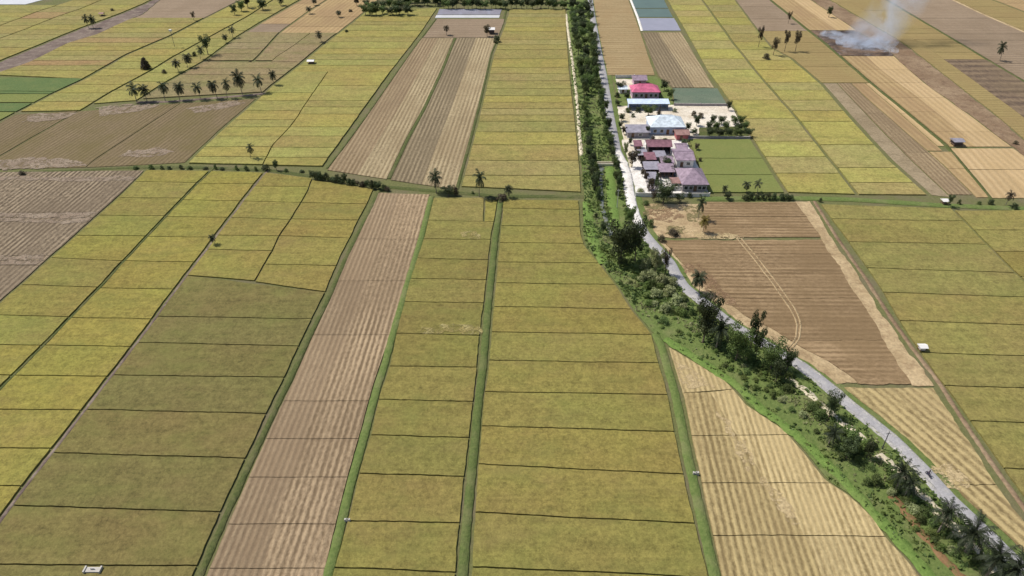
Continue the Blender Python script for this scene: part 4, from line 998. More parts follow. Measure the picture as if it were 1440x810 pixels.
# ---- trees along the diagonal canal, upper left
for sh, x, yb, yt, w, lab, lf in [
    ('cone', 206, 98, 80, 17, 'dark cone shaped tree alone on the yellow rice beside the diagonal canal', 'leaf_dry'),
    ('bush', 232, 104, 96, 9, 'small dark bush standing in the rice between the cone shaped tree and palms', 'leaf_dry'),
    ('palm', 251, 102, 82, 15, 'short dense palm on the diagonal canal, nearest to the row of ten palms', 'palm_leaf'),
    ('palm', 267, 96, 72, 15, 'narrow palm on the diagonal canal beside a low round bush', 'palm_leaf'),
    ('bush', 274, 80, 71, 9, 'small round bush beside the narrow palm on the diagonal canal', 'leaf_dark'),
    ('palm', 285, 84, 63, 13, 'dark palm in front of the tallest green tree on the diagonal canal', 'palm_leaf'),
    ('tall', 293, 78, 48, 20, 'tallest grey green tree on the diagonal canal behind a dark palm', 'leaf_dark'),
    ('palm', 318, 61, 46, 10, 'left palm of the pair higher up on the diagonal canal', 'palm_leaf'),
    ('palm', 328, 54, 35, 13, 'right and taller palm of the pair higher up on the diagonal canal', 'palm_leaf'),
    ('broad', 330, 22, 6, 13, 'dark tree at the near end of the grove by the top edge, left side', 'leaf_dark'),
    ('broad', 340, 17, 1, 14, 'middle dark tree of the grove in the yellow rice near the top edge', 'leaf_mid'),
    ('broad', 349, 12, -8, 15, 'tallest dark tree of the grove in the yellow rice near the top edge', 'leaf_dark'),
    ('broad', 370, 15, -1, 19, 'wide dark tree standing right of the grove near the top edge', 'leaf_dark'),
    ('palm', 396, 9, -5, 10, 'lone thin palm on the canal right of the wide tree at the top edge', 'palm_leaf'),
    ('palm', 124, 40, 18, 11, 'left palm of the pair standing on the muddy diagonal track', 'palm_leaf'),
    ('palm', 133, 40, 19, 11, 'right palm of the pair standing on the muddy diagonal track', 'palm_leaf'),
    ('bush', 158, 16, 11, 7, 'tiny dark bush in the rice above the muddy diagonal track', 'leaf_dry'),
    ('tall', 273, 30, 16, 8, 'lone dark tree at the edge of the brown field near the top', 'leaf_dry'),
    ('palm', 435, 20, 8, 11, 'palm on the bank between the two pale stubble fields at the top', 'palm_leaf'),
    ('palm', 443, 8, -3, 9, 'small palm at the top edge above the bank of the pale stubble fields', 'palm_leaf'),
    ('palm', 450, 60, 42, 12, 'lone palm beside the canal of the olive fields, above the white field hut', 'palm_leaf'),
    ('palm', 477, 25, 13, 10, 'lone palm in the pale stubble field left of the green thicket', 'palm_leaf'),
    ('broad', 502, 9, -6, 12, 'dark tree on the pale stubble near the top edge left of the thicket', 'leaf_dry'),
    ('bush', 493, 17, 12, 8, 'small brown bush in the pale stubble field left of the thicket', 'leaf_dry'),
    ('bush', 488, 46, 41, 8, 'small dark bush on the canal corner below the green thicket', 'leaf_dark'),
    ('bush', 352, 88, 84, 7, 'tiny dark bush at the end of the bank inside the olive fields', 'leaf_dry'),
    ('palm', 355, 224, 200, 14, 'lone palm standing in the yellow rice just above the long hedge line', 'palm_leaf'),
    ('broad', 389, 240, 225, 12, 'round tree on the hedge line right of the lone palm', 'leaf_dark'),
    ('bush', 374, 240, 230, 14, 'low dark bush on the hedge line beneath the lone palm', 'leaf_dark'),
    ('bush', 32, 246, 239, 13, 'small dark bush on the far left end of the hedge line', 'leaf_dry'),
    ('palm', 613, 271, 236, 20, 'palm with a dark full crown in the hedge below the striped brown field', 'palm_leaf'),
    ('palm', 676, 277, 236, 21, 'tall slim palm standing free in front of the yellow rice, clear trunk', 'palm_leaf'),
    ('broad', 631, 276, 262, 22, 'wide low dark tree in the hedge beside the palm with a full crown', 'leaf_dark'),
    ('bush', 642, 275, 261, 12, 'reddish brown bush at the end of the striped brown field', 'leaf_dry'),
    ('palm', 715, 279, 258, 14, 'short dark palm on the hedge at the end of the green canal', 'palm_leaf'),
    ('bush', 706, 282, 271, 22, 'grey spreading bush at the head of the green canal', 'leaf_dry'),
    ('bush', 690, 282, 277, 22, 'low flat dark bush left of the head of the green canal', 'leaf_dark'),
    ('bush', 665, 273, 268, 6, 'tiny bush on the hedge beside the tall slim palm', 'leaf_mid'),
    ('palm', 628, 50, 34, 11, 'dark palm in the brown field below the far ponds, left one', 'leaf_dry'),
    ('broad', 685, 52, 35, 13, 'grey tree in the brown field below the far ponds beside the white hut', 'leaf_dry'),
    ('bush', 698, 60, 47, 14, 'dark bush at the corner of the yellow rice below the white hut', 'leaf_dark'),
    ('palm', 301, 345, 328, 11, 'small palm alone on the brown canal bank among the near paddies', 'palm_leaf'),
    # right half
    ('tall', 1066, 67, 36, 11, 'tallest slender tree of the group above the yellow rice right of the village', 'leaf_dry'),
    ('tall', 1087, 79, 52, 13, 'dark tree standing lowest in the group above the yellow rice', 'leaf_dry'),
    ('tall', 1103, 73, 42, 12, 'thin tree in the middle of the group above the yellow rice', 'leaf_dry'),
    ('tall', 1118, 73, 43, 14, 'broad topped tree at the right end of the group above the yellow rice', 'leaf_dry'),
    ('bush', 1077, 84, 73, 14, 'pale dry bush at the feet of the tree group above the yellow rice', 'leaf_dry'),
    ('tall', 1108, 34, 16, 8, 'lone thin tree beside the canal above the tree group', 'leaf_dry'),
    ('broad', 1165, 25, 9, 11, 'lone dark round tree in the pale field left of the smoke', 'leaf_dark'),
    ('palm', 1402, 86, 56, 14, 'tall leaning palm alone on the reddish soil at the far right', 'palm_leaf'),
    ('bush', 1428, 203, 197, 9, 'dark bush at the corner of the furrowed field at the right edge', 'leaf_dry'),
    ('palm', 1048, 272, 252, 14, 'left palm of the pair in front of the green square field', 'palm_leaf'),
    ('palm', 1063, 272, 252, 14, 'right palm of the pair in front of the green square field', 'palm_leaf'),
    ('palm', 1018, 274, 259, 9, 'thin pale palm left of the pair in front of the green square field', 'palm_leaf'),
    ('broad', 1022, 281, 270, 16, 'round dark bush at the near left corner of the green square field', 'leaf_dark'),
    ('palm', 983, 310, 272, 16, 'tall slim palm with a drooping dark crown at the corner of the village wall', 'palm_leaf'),
    ('palm', 988, 328, 299, 15, 'yellow leaved palm at the corner of the ploughed field', 'palm_yellow'),
    ('tall', 1333, 291, 273, 13, 'dark pointed tree on the hedge at the head of the paddy divider', 'leaf_dark'),
    ('palm', 1415, 289, 267, 14, 'brown topped palm on the hedge at the right edge', 'leaf_dry'),
    ('bush', 1425, 294, 284, 13, 'dark round bush beneath the brown topped palm', 'leaf_dark'),
    ('bush', 1392, 287, 279, 11, 'dark bush on the hedge left of the brown topped palm', 'leaf_dark'),
    ('bush', 1348, 288, 279, 7, 'small green bush on the hedge right of the pointed tree', 'leaf_mid'),
    ('bush', 1376, 288, 282, 8, 'small pale green bush halfway along the right hedge', 'leaf_mid'),
    ('bush', 1153, 284, 277, 7, 'single small bush on the hedge above the pale straw strip', 'leaf_dark'),
    # by the village
    ('big', 932, 286, 256, 38, 'big dark spreading tree in front of the village wall', 'leaf_dark'),
    ('tall', 955, 286, 274, 22, 'dark low tree right of the big spreading tree by the village wall', 'leaf_dark'),
    ('broad', 919, 283, 268, 14, 'grey leaved tree at the left flank of the big spreading tree', 'leaf_dry'),
    ('broad', 934, 128, 113, 15, 'round dark tree at the right gable of the pink roofed house', 'leaf_dark'),
    ('broad', 872, 128, 115, 18, 'leafy tree on the lawn left of the pink roofed house', 'leaf_dark'),
    ('broad', 881, 140, 130, 14, 'dark tree at the corner of the pink roofed house', 'leaf_dark'),
    ('broad', 868, 149, 141, 12, 'small tree at the roadside beside the long blue roofed building', 'leaf_dark'),
    ('broad', 926, 137, 128, 10, 'dark tree before the right wall of the pink roofed house', 'leaf_dark'),
    ('broad', 941, 141, 125, 13, 'tall green tree between the pink roofed house and the netted beds', 'leaf_mid'),
    ('broad', 911, 164, 148, 24, 'wide green tree in the white yard before the long blue roofed building', 'leaf_mid'),
    ('bush', 882, 158, 150, 14, 'green bush at the left end of the long blue roofed building', 'leaf_mid'),
    ('broad', 874, 171, 160, 13, 'dark tree beside the road at the white yard', 'leaf_dark'),
    ('broad', 910, 192, 177, 9, 'dark slim tree between the white roofed shed and the white roofed house', 'leaf_dark'),
    ('broad', 967, 186, 172, 12, 'dark tree at the right gable of the white roofed house', 'leaf_dark'),
    ('broad', 975, 190, 181, 13, 'low dark tree behind the red walled annex', 'leaf_dark'),
    ('broad', 1024, 156, 142, 10, 'dark round tree at the far right corner of the white yard', 'leaf_dark'),
    ('broad', 962, 205, 196, 15, 'dark bush tree in front of the red walled annex', 'leaf_dark'),
    ('bush', 935, 200, 193, 12, 'small green bush before the white roofed house', 'leaf_mid'),
    ('broad', 879, 222, 200, 10, 'dusty olive tree on the roadside before the maroon roofed hall', 'leaf_pale'),
    ('broad', 888, 236, 212, 20, 'wide dusty grey tree by the road at the forecourt', 'leaf_dry'),
    ('bush', 900, 270, 264, 13, 'dusty grey bush on the pale forecourt beside the white road', 'leaf_pale'),
    ('broad', 936, 238, 222, 18, 'green tree in the middle of the crowded courtyard', 'leaf_dark'),
    ('broad', 947, 247, 235, 14, 'dark tree at the courtyard wall left of the big lilac roof', 'leaf_dark'),
    ('bush', 914, 268, 246, 14, 'purplish tangled bush beside the white court', 'leaf_dry'),
    ('bush', 923, 264, 240, 9, 'thin dark bush at the left wall of the white court', 'leaf_dark'),
    ('bush', 915, 319, 306, 13, 'dark green bush on the straw ground right of the white road', 'leaf_mid'),
    ('bush', 929, 340, 328, 14, 'brown bush at the corner where ploughed field and road meet', 'leaf_dry'),
    ('bush', 947, 331, 321, 22, 'olive grey bush on the straw ground', 'leaf_dry'),
    ('bush', 907, 288, 281, 14, 'low green bush beside the white road below the village wall', 'leaf_mid'),
    # along the road
    ('big', 871, 372, 311, 46, 'big dark tree on the canal bank left of the road bend', 'leaf_dark'),
    ('big', 893, 368, 308, 34, 'big dark tree leaning over the road bend, right of its twin', 'leaf_dark'),
    ('broad', 848, 330, 312, 14, 'dark tree on the bank just above the two big trees', 'leaf_dark'),
    ('bush', 838, 307, 298, 8, 'small dark bush alone in the bright grass beside the canal', 'leaf_dark'),
    ('broad', 885, 318, 291, 20, 'green tree at the roadside above the two big trees', 'leaf_mid'),
    ('broad', 871, 378, 360, 13, 'round dark tree below the two big trees', 'leaf_dark'),
    ('broad', 921, 386, 349, 24, 'olive tree at the road edge below the bend', 'leaf_pale'),
    ('tall', 934, 388, 351, 16, 'dark slim tree right of the olive tree over the road', 'leaf_dry'),
    ('palm', 979, 413, 378, 25, 'palm on the field side of the road beside the wheel tracks', 'palm_leaf'),
    ('big', 988, 482, 418, 44, 'first tall tree of the roadside thicket, greyish crown', 'leaf_dark'),
    ('palmbig', 1008, 492, 440, 40, 'dark palm inside the roadside thicket', 'palm_dark'),
    ('tall', 1052, 500, 436, 24, 'tall narrow dark tree standing out of the roadside thicket', 'leaf_dark'),
    ('big', 1034, 507, 458, 44, 'green tree in the middle of the roadside thicket', 'leaf_mid'),
    ('tall', 1062, 508, 460, 26, 'dark tree right of the tall narrow one in the thicket', 'leaf_dark'),
    ('big', 1084, 520, 482, 42, 'round green tree near the end of the roadside thicket', 'leaf_mid'),
    ('broad', 1105, 524, 490, 24, 'dark tree at the lower end of the thicket, hanging over the road', 'leaf_dark'),
    ('broad', 1090, 538, 508, 26, 'dark tree on the bank side at the end of the thicket', 'leaf_dark'),
    ('big', 1165, 587, 553, 29, 'dense dark round tree by itself between the bank and the road', 'leaf_dark'),
    ('palmbig', 1167, 628, 598, 32, 'low dark palm on the bank below the dense round tree', 'palm_dark'),
    ('broad', 1189, 646, 618, 34, 'dark wide tree low on the bank left of the utility pole', 'leaf_dark'),
    ('broad', 1218, 645, 620, 22, 'dark tree right beside the utility pole', 'leaf_dark'),
    ('palmbig', 1258, 690, 646, 40, 'dark palm by the road across from the motorbike', 'palm_dark'),
    ('palmbig', 1271, 700, 664, 36, 'second palm close behind the one across from the motorbike', 'palm_dark'),
    ('palmbig', 1318, 748, 702, 46, 'palm with a thin crown beside the red path', 'palm_dark'),
    ('palmbig', 1351, 780, 727, 66, 'large dark palm with widely spread fronds beside the road, near the bottom', 'palm_dark'),
    ('palmbig', 1384, 815, 762, 60, 'green palm at the bottom edge beside the road, left of its neighbour', 'palm_dark'),
    ('palmbig', 1408, 832, 778, 56, 'palm cut by the bottom edge nearest to the road', 'palm_dark'),
]:
    plant(sh, x, yb, yt, w, lab, leaf=lf, wmul=1.1 if sh in ('palm',) else 1.0)

# ---- hedge shrubs on the dark ditch, left of centre
G = 'bushes in the dark hedge under the striped brown field'
for i in range(21):
    x = 440 + i * 5.2 + vr.uniform(-2, 2)
    y = 250 + (x - 440) * .155
    plant('bush' if i % 3 else 'broad', x, y + 2.5, y - vr.uniform(5, 14), vr.uniform(9, 15), 'dark bush crowded with others in the black hedge under the striped brown field', 'bush', G, vr.choice(['leaf_dark', 'leaf_dry', 'leaf_dark']), 'hedge_bush')
G = 'low bushes on the green hedge line'
for i in range(16):
    x = 196 + i * 15 + vr.uniform(-5, 5)
    if 366 < x < 398: continue
    y = 236.5 + max(0, (x - 300)) * .035
    plant('bush', x, y + 1.5, y - vr.uniform(2, 7), vr.uniform(6, 11), 'low green bush on the thin hedge between the yellow rice and the near paddies', 'bush', G, vr.choice(['leaf_dark', 'leaf_mid']), 'hedge_bush')
G = 'bushes below the village palms'
for i in range(9):
    x = 1048 + i * 8 + vr.uniform(-2, 2)
    plant('bush', x, 281, 281 - vr.uniform(7, 14), vr.uniform(9, 15), 'dark bush in the hedge between the green square field and the ploughed field', 'bush', G, 'leaf_dark', 'hedge_bush')
# ---- orchard beside the white house
G = 'orchard trees behind the green square field'
for i in range(15):
    rowi = i // 5
    x = 990 + (i % 5) * 13.5 + rowi * 3 + vr.uniform(-3, 3); y = 175 + rowi * 8.5 + vr.uniform(-1, 1)
    if rowi == 0 and i % 5 == 0: x -= 12
    plant('broad', x, y + 1.5, y - 11 - vr.uniform(0, 3), vr.uniform(13, 18), 'round orchard tree in the dark grove between the white yard and the green square field', 'tree', G, vr.choice(['leaf_dark', 'leaf_dark', 'leaf_mid']), 'orchard_tree')
# ---- avenue along the far road
G = 'trees in the dense avenue along the far road'
y = 16.0
while y < 134:
    t = (y - 10) / 120
    xl = 803 + 15 * t; xr = 826 + 14 * t
    for f in (.05, .5, .98):
        if vr.random() < .12: continue
        x = xl + (xr - xl) * f + vr.uniform(-2, 2)
        hpx = vr.uniform(15, 24) * (.75 + .3 * t)
        plant('broad' if vr.random() < .7 else 'tall', x, y + vr.uniform(-2, 2), y - hpx, vr.uniform(12, 18), 'leafy tree in the dense green avenue between the yellow rice and the far road', 'tree', G, vr.choice(['leaf_dark', 'leaf_dark', 'leaf_mid', 'leaf_mid']), 'avenue_tree')
    y += 6.2
G = 'shrubs along the two edges of the canal bank'
for i in range(64):
    y = 134 + i * 2.35
    if y < 222: L_, R_ = 819 + (y - 134) * .08, 845 + (y - 134) * .19
    else: L_, R_ = 829 + (y - 222) * .14, 864 + (y - 222) * .16
    left_side = i % 2
    x = (L_ + vr.uniform(-1, 6)) if left_side else (R_ + vr.uniform(-5, 2))
    tall_ = vr.uniform(8, 20)
    plant('broad' if i % 3 else 'bush', x, y, y - tall_, vr.uniform(8, 14), 'green shrub on the weedy canal bank opposite the village', 'bush', G, vr.choice(['leaf_dark', 'leaf_dark', 'leaf_mid', 'leaf_light' if left_side else 'leaf_mid']), 'bank_shrub')
# ---- bushes on the lower bank
def bank_x(y, t):
    a, b = x_on(VL, y), x_on(ROAD, y)
    return a + (b - a) * t
G = 'light green bushes on the weedy bank below the road bend'
for i in range(58):
    y = 335 + vr.random() ** 1.1 * 465
    t = vr.uniform(.22, .86) if y < 480 else vr.uniform(.40, .72)
    x = bank_x(y, t)
    k = .5 + (y - 335) / 420
    if 640 < y < 830 and .42 < t < .62: continue
    w = vr.uniform(12, 22) * (.75 + .4 * k)
    lf = vr.choice(['leaf_mid', 'leaf_light', 'leaf_mid', 'leaf_light', 'leaf_pale' if y < 470 else 'leaf_mid'])
    plant('bush', x, y, y - vr.uniform(7, 16) * (.7 + .35 * k), w, 'leafy bush among the weeds on the bank between the near fields and the road', 'bush', G, lf, 'bank_bush')
for i in range(46):
    y = 500 + vr.random() * 300; x = bank_x(y, vr.uniform(.30, .62)); k = .5 + (y - 335) / 420
    plant('bush', x, y, y - vr.uniform(4, 9) * k, vr.uniform(9, 16) * k, 'leafy bush among the weeds on the bank between the near fields and the road', 'bush', G, vr.choice(['leaf_mid', 'leaf_light', 'leaf_mid', 'leaf_pale']), 'bank_bush')
for i in range(44):
    y = 350 + vr.random() * 210; x = bank_x(y, vr.uniform(.12, .5)); k = .5 + (y - 335) / 420
    plant('bush', x, y, y - vr.uniform(4, 8) * k, vr.uniform(10, 16) * k, 'leafy bush among the weeds on the bank between the near fields and the road', 'bush', G, vr.choice(['leaf_light', 'leaf_light', 'leaf_mid']), 'bank_bush')
G = 'pale flowering bushes below the road bend'
for x, y, h, w in [(907, 378, 18, 22), (915, 392, 14, 24), (903, 395, 15, 20), (930, 402, 18, 26), (941, 415, 16, 26), (922, 418, 14, 22), (950, 428, 16, 24), (935, 440, 14, 22), (960, 438, 14, 20), (945, 402, 15, 18)]:
    plant('bush', x, y, y - h, w, 'pale cream green bush in the thicket beside the road below the bend', 'bush', G, 'leaf_pale', 'pale_bush')
# ---- wood along the top edge
G = 'trees of the dark wood along the top edge'
for i in range(70):
    x = 568 + (i % 35) * 6.9 + vr.uniform(-3, 3)
    y = (13.5 if i < 35 else 5) + vr.uniform(-1.5, .5)
    if x < 618 and y > 9: y -= 5
    plant('broad', x, y, y - vr.uniform(11, 17), vr.uniform(11, 16), 'dark tree in the wood along the top edge behind the far ponds', 'tree', G, vr.choice(['leaf_dark', 'leaf_dark', 'leaf_mid']), 'wood_tree')
G = 'trees of the green thicket at the top of the yellow rice'
for i in range(16):
    x = 514 + (i % 8) * 8.3 + vr.uniform(-2, 2); y = (22 if i < 8 else 14) + vr.uniform(-1.5, 1)
    plant('broad', x, y, y - vr.uniform(12, 17), vr.uniform(14, 19), 'green tree in the rounded thicket at the top corner of the yellow rice', 'tree', G, vr.choice(['leaf_mid', 'leaf_mid', 'leaf_dark']), 'thicket_tree')

# ---- weeds: countless small leaf tufts on the banks
def weeds(name, spots, m, seed):
    rng = random.Random(seed)
    bm = bmesh.new()
    for p, s in spots:
        for _ in range(5):
            c = p + Vector((rng.gauss(0, .35) * s, rng.gauss(0, .35) * s, s * rng.uniform(.15, .5)))
            n_ = Vector((rng.uniform(-1, 1), rng.uniform(-1, 1), rng.uniform(.1, 1))).normalized()
            a = n_.orthogonal().normalized(); a.rotate(Matrix.Rotation(rng.uniform(0, 6.28), 3, n_)); b = n_.cross(a)
            q = s * rng.uniform(.25, .55)
            quad_in(bm, c, a * q, b * q * .6)
    o = from_bm(name, bm, m)
    o['kind'] = 'stuff'; o['label'] = 'low weeds and tufts covering the road bank'
    return o
wr = random.Random(11)
sp1, sp2, sp3 = [], [], []
for i in range(9000):
    y = 15 + 790 * wr.random() ** .8
    t = wr.uniform(.02, .93)
    p = at(bank_x(y, t), y)
    g = noise.noise(Vector((p.x * .09, p.y * .09, 2)))
    if y > 440 and t < .42 and wr.random() < .85: continue
    if 640 < y and .40 < t < .60 and wr.random() < .8: continue
    if y > 520 and t > .74 and wr.random() < .7: continue
    if 238 < y < 325 and .55 < t < .8: continue
    p.z = .2
    (sp1 if g > .12 else sp2 if g > -.2 else sp3).append((p, wr.uniform(.35, .95)))
weeds('weeds', sp1, M['leaf_light'], 1); weeds('weeds', sp2, M['leaf_mid'], 2); weeds('weeds', [(p, s * .7) for p, s in sp3], M['leaf_pale'], 3)

# ------------------------------------------------------------------ buildings
def hip_roof_bm(w, d, z, rise, ov, hip=.5, th=.12):
    """hip roof (hip>0) or gable roof (hip=0), ridge along x"""
    bm = bmesh.new()
    x0, x1, y0, y1 = -w / 2 - ov, w / 2 + ov, -ov, d + ov
    hx = min((d / 2 + ov) * hip * 1.6, (x1 - x0) / 2 - .1) if hip else 0
    ym = d / 2
    def shell(dz):
        e = [bm.verts.new((x, y, z + dz)) for x, y in ((x0, y0), (x1, y0), (x1, y1), (x0, y1))]
        r = [bm.verts.new((x0 + hx, ym, z + rise + dz)), bm.verts.new((x1 - hx, ym, z + rise + dz))]
        fs = [(e[0], e[1], r[1], r[0]), (e[1], e[2], r[1]), (e[2], e[3], r[0], r[1]), (e[3], e[0], r[0])]
        return e, r, fs
    e0, r0, f0 = shell(0); e1, r1, f1 = shell(th)
    for f in f1: bm.faces.new(f)
    if hip:
        bm.faces.new(e0[::-1])
    else:
        bm.faces.new(e0[::-1])
    for i in range(4):
        j = (i + 1) % 4
        bm.faces.new((e0[i], e0[j], e1[j], e1[i]))
    for v in r0: 
        if not v.link_faces: bm.verts.remove(v)
    bmesh.ops.recalc_face_normals(bm, faces=bm.faces)
    return bm

def shed_roof_bm(w, d, zf, zb, ov, th=.12):
    bm = bmesh.new()
    x0, x1, y0, y1 = -w / 2 - ov, w / 2 + ov, -ov, d + ov
    t = [bm.verts.new(p) for p in ((x0, y0, zf + th), (x1, y0, zf + th), (x1, y1, zb + th), (x0, y1, zb + th))]
    b = [bm.verts.new(p) for p in ((x0, y0, zf), (x1, y0, zf), (x1, y1, zb), (x0, y1, zb))]
    bm.faces.new(t); bm.faces.new(b[::-1])
    for i in range(4):
        j = (i + 1) % 4
        bm.faces.new((b[i], b[j], t[j], t[i]))
    return bm

def window(parent, x, z, w, h, y=0):
    bm = bmesh.new()
    f = .10
    box(bm, x - w / 2 - f, x - w / 2, y - .10, y - .003, z, z + h); box(bm, x + w / 2, x + w / 2 + f, y - .10, y - .003, z, z + h)
    box(bm, x - w / 2 - f, x + w / 2 + f, y - .10, y - .003, z + h, z + h + f); box(bm, x - w / 2 - f, x + w / 2 + f, y - .14, y - .003, z - f, z)
    fr = from_bm('window', bm, M['frame_white'], parent)
    bm = bmesh.new(); box(bm, x - w / 2, x + w / 2, y - .06, y - .004, z, z + h)
    from_bm('pane', bm, M['glass'], fr)

def door(parent, x, w, h, m='wood', y=0):
    bm = bmesh.new(); box(bm, x - w / 2, x + w / 2, y - .07, y - .003, .18, h)
    d = from_bm('door', bm, M[m], parent)
    bm = bmesh.new(); box(bm, x + w / 2 - .2, x + w / 2 - .1, y - .13, y - .072, 1.1, 1.25)
    from_bm('handle', bm, M['chrome'], d)

def house(xl, xr, yb, d, wall_h, rise, roof, wall, roof_m, label, cat='house', ov=.6, hip=.5, openings=(), open_front=False, name='house', group=None, base='concrete', fall=.6):
    a, b = at(xl, yb), at(xr, yb)
    w = (b - a).length
    ang = math.atan2(b.y - a.y, b.x - a.x)
    c = (a + b) / 2
    t = thing(name, (c.x, c.y, .2), label, cat, group, ang)
    bm = bmesh.new(); box(bm, -w / 2 - .3, w / 2 + .3, -.5, d + .3, -.25, .16)
    from_bm('plinth', bm, M[base], t)
    bm = bmesh.new()
    if open_front:
        box(bm, -w / 2, w / 2, d - .2, d, .165, wall_h)
        box(bm, -w / 2, -w / 2 + .2, 0.3, d - .203, .165, wall_h); box(bm, w / 2 - .2, w / 2, 0.3, d - .203, .165, wall_h)
        from_bm('wall', bm, M[wall], t)
        n = max(3, int(w / 3.2))
        for i in range(n + 1):
            x = -w / 2 + .12 + (w - .24) * i / n
            bm = bmesh.new(); box(bm, x - .1, x + .1, -.1, .1, .165, wall_h - .003)
            from_bm('post', bm, M['wood'], t)
    else:
        box(bm, -w / 2, w / 2, 0, d, .165, wall_h - .004)
        from_bm('wall', bm, M[wall], t)
        for o in openings:
            if o[0] == 'w': window(t, -w / 2 + w * o[1], o[2], o[3], o[4])
            else: door(t, -w / 2 + w * o[1], o[2], o[3])
    if roof == 'hip': bm = hip_roof_bm(w, d, wall_h, rise, ov, hip)
    elif roof == 'gable': bm = hip_roof_bm(w, d, wall_h, rise, ov, 0)
    elif roof == 'shed': bm = shed_roof_bm(w, d, wall_h, wall_h + rise, ov)
    r = from_bm('roof', bm, M[roof_m], t)
    if roof in ('hip', 'gable') and rise > .8:
        bm = bmesh.new()
        hx = min((d / 2 + ov) * (hip if roof == 'hip' else 0) * 1.6, w / 2 + ov - .1)
        tube(bm, [(-w / 2 - ov + hx, d / 2, wall_h + rise + .14), (w / 2 + ov - hx, d / 2, wall_h + rise + .14)], [.14, .14], 6)
        from_bm('ridge_cap', bm, M[roof_m], r)
    return t

W3 = [('w', .14, 1.0, 1.3, 1.4), ('w', .34, 1.0, 1.3, 1.4), ('d', .52, 1.2, 2.4), ('w', .70, 1.0, 1.3, 1.4), ('w', .88, 1.0, 1.3, 1.4)]
house(889, 926, 139.5, 8.5, 3.4, 2.6, 'hip', 'pink_wall', 'roof_pink', 'house with a bright pink hip roof and pinkish walls', openings=W3)
house(891, 908, 121, 6, 2.8, 1.5, 'gable', 'pink_wall', 'roof_lilac', 'small faded mauve roofed shed behind the pink roofed house', 'shed', openings=[('d', .5, 1.1, 2.2)], name='shed')
house(884, 939, 155.5, 4.2, 3.2, .5, 'shed', 'blue_wall', 'roof_blue', 'long low building with a light blue sloping roof and dark open veranda', 'building', open_front=True, name='long_building')
house(914, 961, 190, 11, 3.6, 3.2, 'hip', 'blue_wall', 'roof_white', 'house with a white hip roof and pale blue front wall', openings=W3, hip=.55)
house(951, 967, 198, 5, 2.6, 1.2, 'gable', 'red_wall', 'roof_rust', 'low red walled annex with a rusty roof beside the white roofed house', 'annex', openings=[('d', .4, 1.1, 2.1)], name='annex')
house(882, 912, 194.5, 6, 2.6, .8, 'shed', 'grey_wall', 'roof_grey', 'low grey walled shed with a pale zinc roof beside the road', 'shed', openings=[('d', .25, 1.2, 2.1), ('w', .6, .9, 1.4, 1.0)], name='shed')
house(911, 942, 217.5, 6.0, 3.4, 1.6, 'gable', 'dark_wall', 'roof_maroon', 'open fronted hall with a dark maroon roof', 'hall', open_front=True, name='hall')
house(951, 974, 236, 10, 3.2, 1.4, 'gable', 'white_wall', 'roof_lilac', 'building with a faded lilac gable roof behind the big lilac hip roof', 'building', openings=[('d', .3, 1.2, 2.3), ('w', .7, 1.0, 1.4, 1.2)], name='building')
house(959, 993, 270.5, 13, 3.2, 3.4, 'hip', 'grey_wall', 'roof_lilac', 'largest courtyard house with a wide lilac purple hip roof and shaded front', openings=W3, hip=.5)
house(908, 920, 233, 5, 2.6, .5, 'shed', 'dark_wall', 'roof_maroon', 'small dark shed at the road side of the crowded courtyard', 'shed', openings=[('d', .5, 1.2, 2.1)], name='shed')
house(921, 934, 229, 4, 2.5, .5, 'shed', 'grey_wall', 'roof_grey', 'small pale grey shed at the back of the crowded courtyard', 'shed', openings=[('d', .5, 1.2, 2.1)], name='shed')
house(907, 926, 247, 5, 2.6, .6, 'shed', 'dark_wall', 'roof_grey', 'zinc roofed lean-to with a dark front in the crowded courtyard', 'lean-to', open_front=True, name='lean_to')
house(928, 946, 250.5, 5, 2.6, .8, 'shed', 'dark_wall', 'roof_lilac', 'mauve roofed lean-to with a dark open front beside the white court', 'lean-to', open_front=True, name='lean_to')
house(945, 956, 266, 4, 2.4, .8, 'gable', 'white_wall', 'roof_rust', 'tiny white hut with a rusty red roof inside the white court', 'hut', openings=[('d', .5, 1.0, 1.9)], name='hut')
house(893, 901, 213, 4, 2.3, .5, 'shed', 'dark_wall', 'roof_maroon', 'tiny dark kiosk beside the road before the maroon hall', 'kiosk', openings=[('d', .5, 1.0, 1.9)], name='kiosk')
house(871, 881, 131.5, 3.5, 2.0, .4, 'shed', 'white_wall', 'roof_white', 'tiny white roofed kiosk at the road left of the pink roofed house', 'kiosk', openings=[('d', .5, 1.0, 1.8)], name='kiosk')

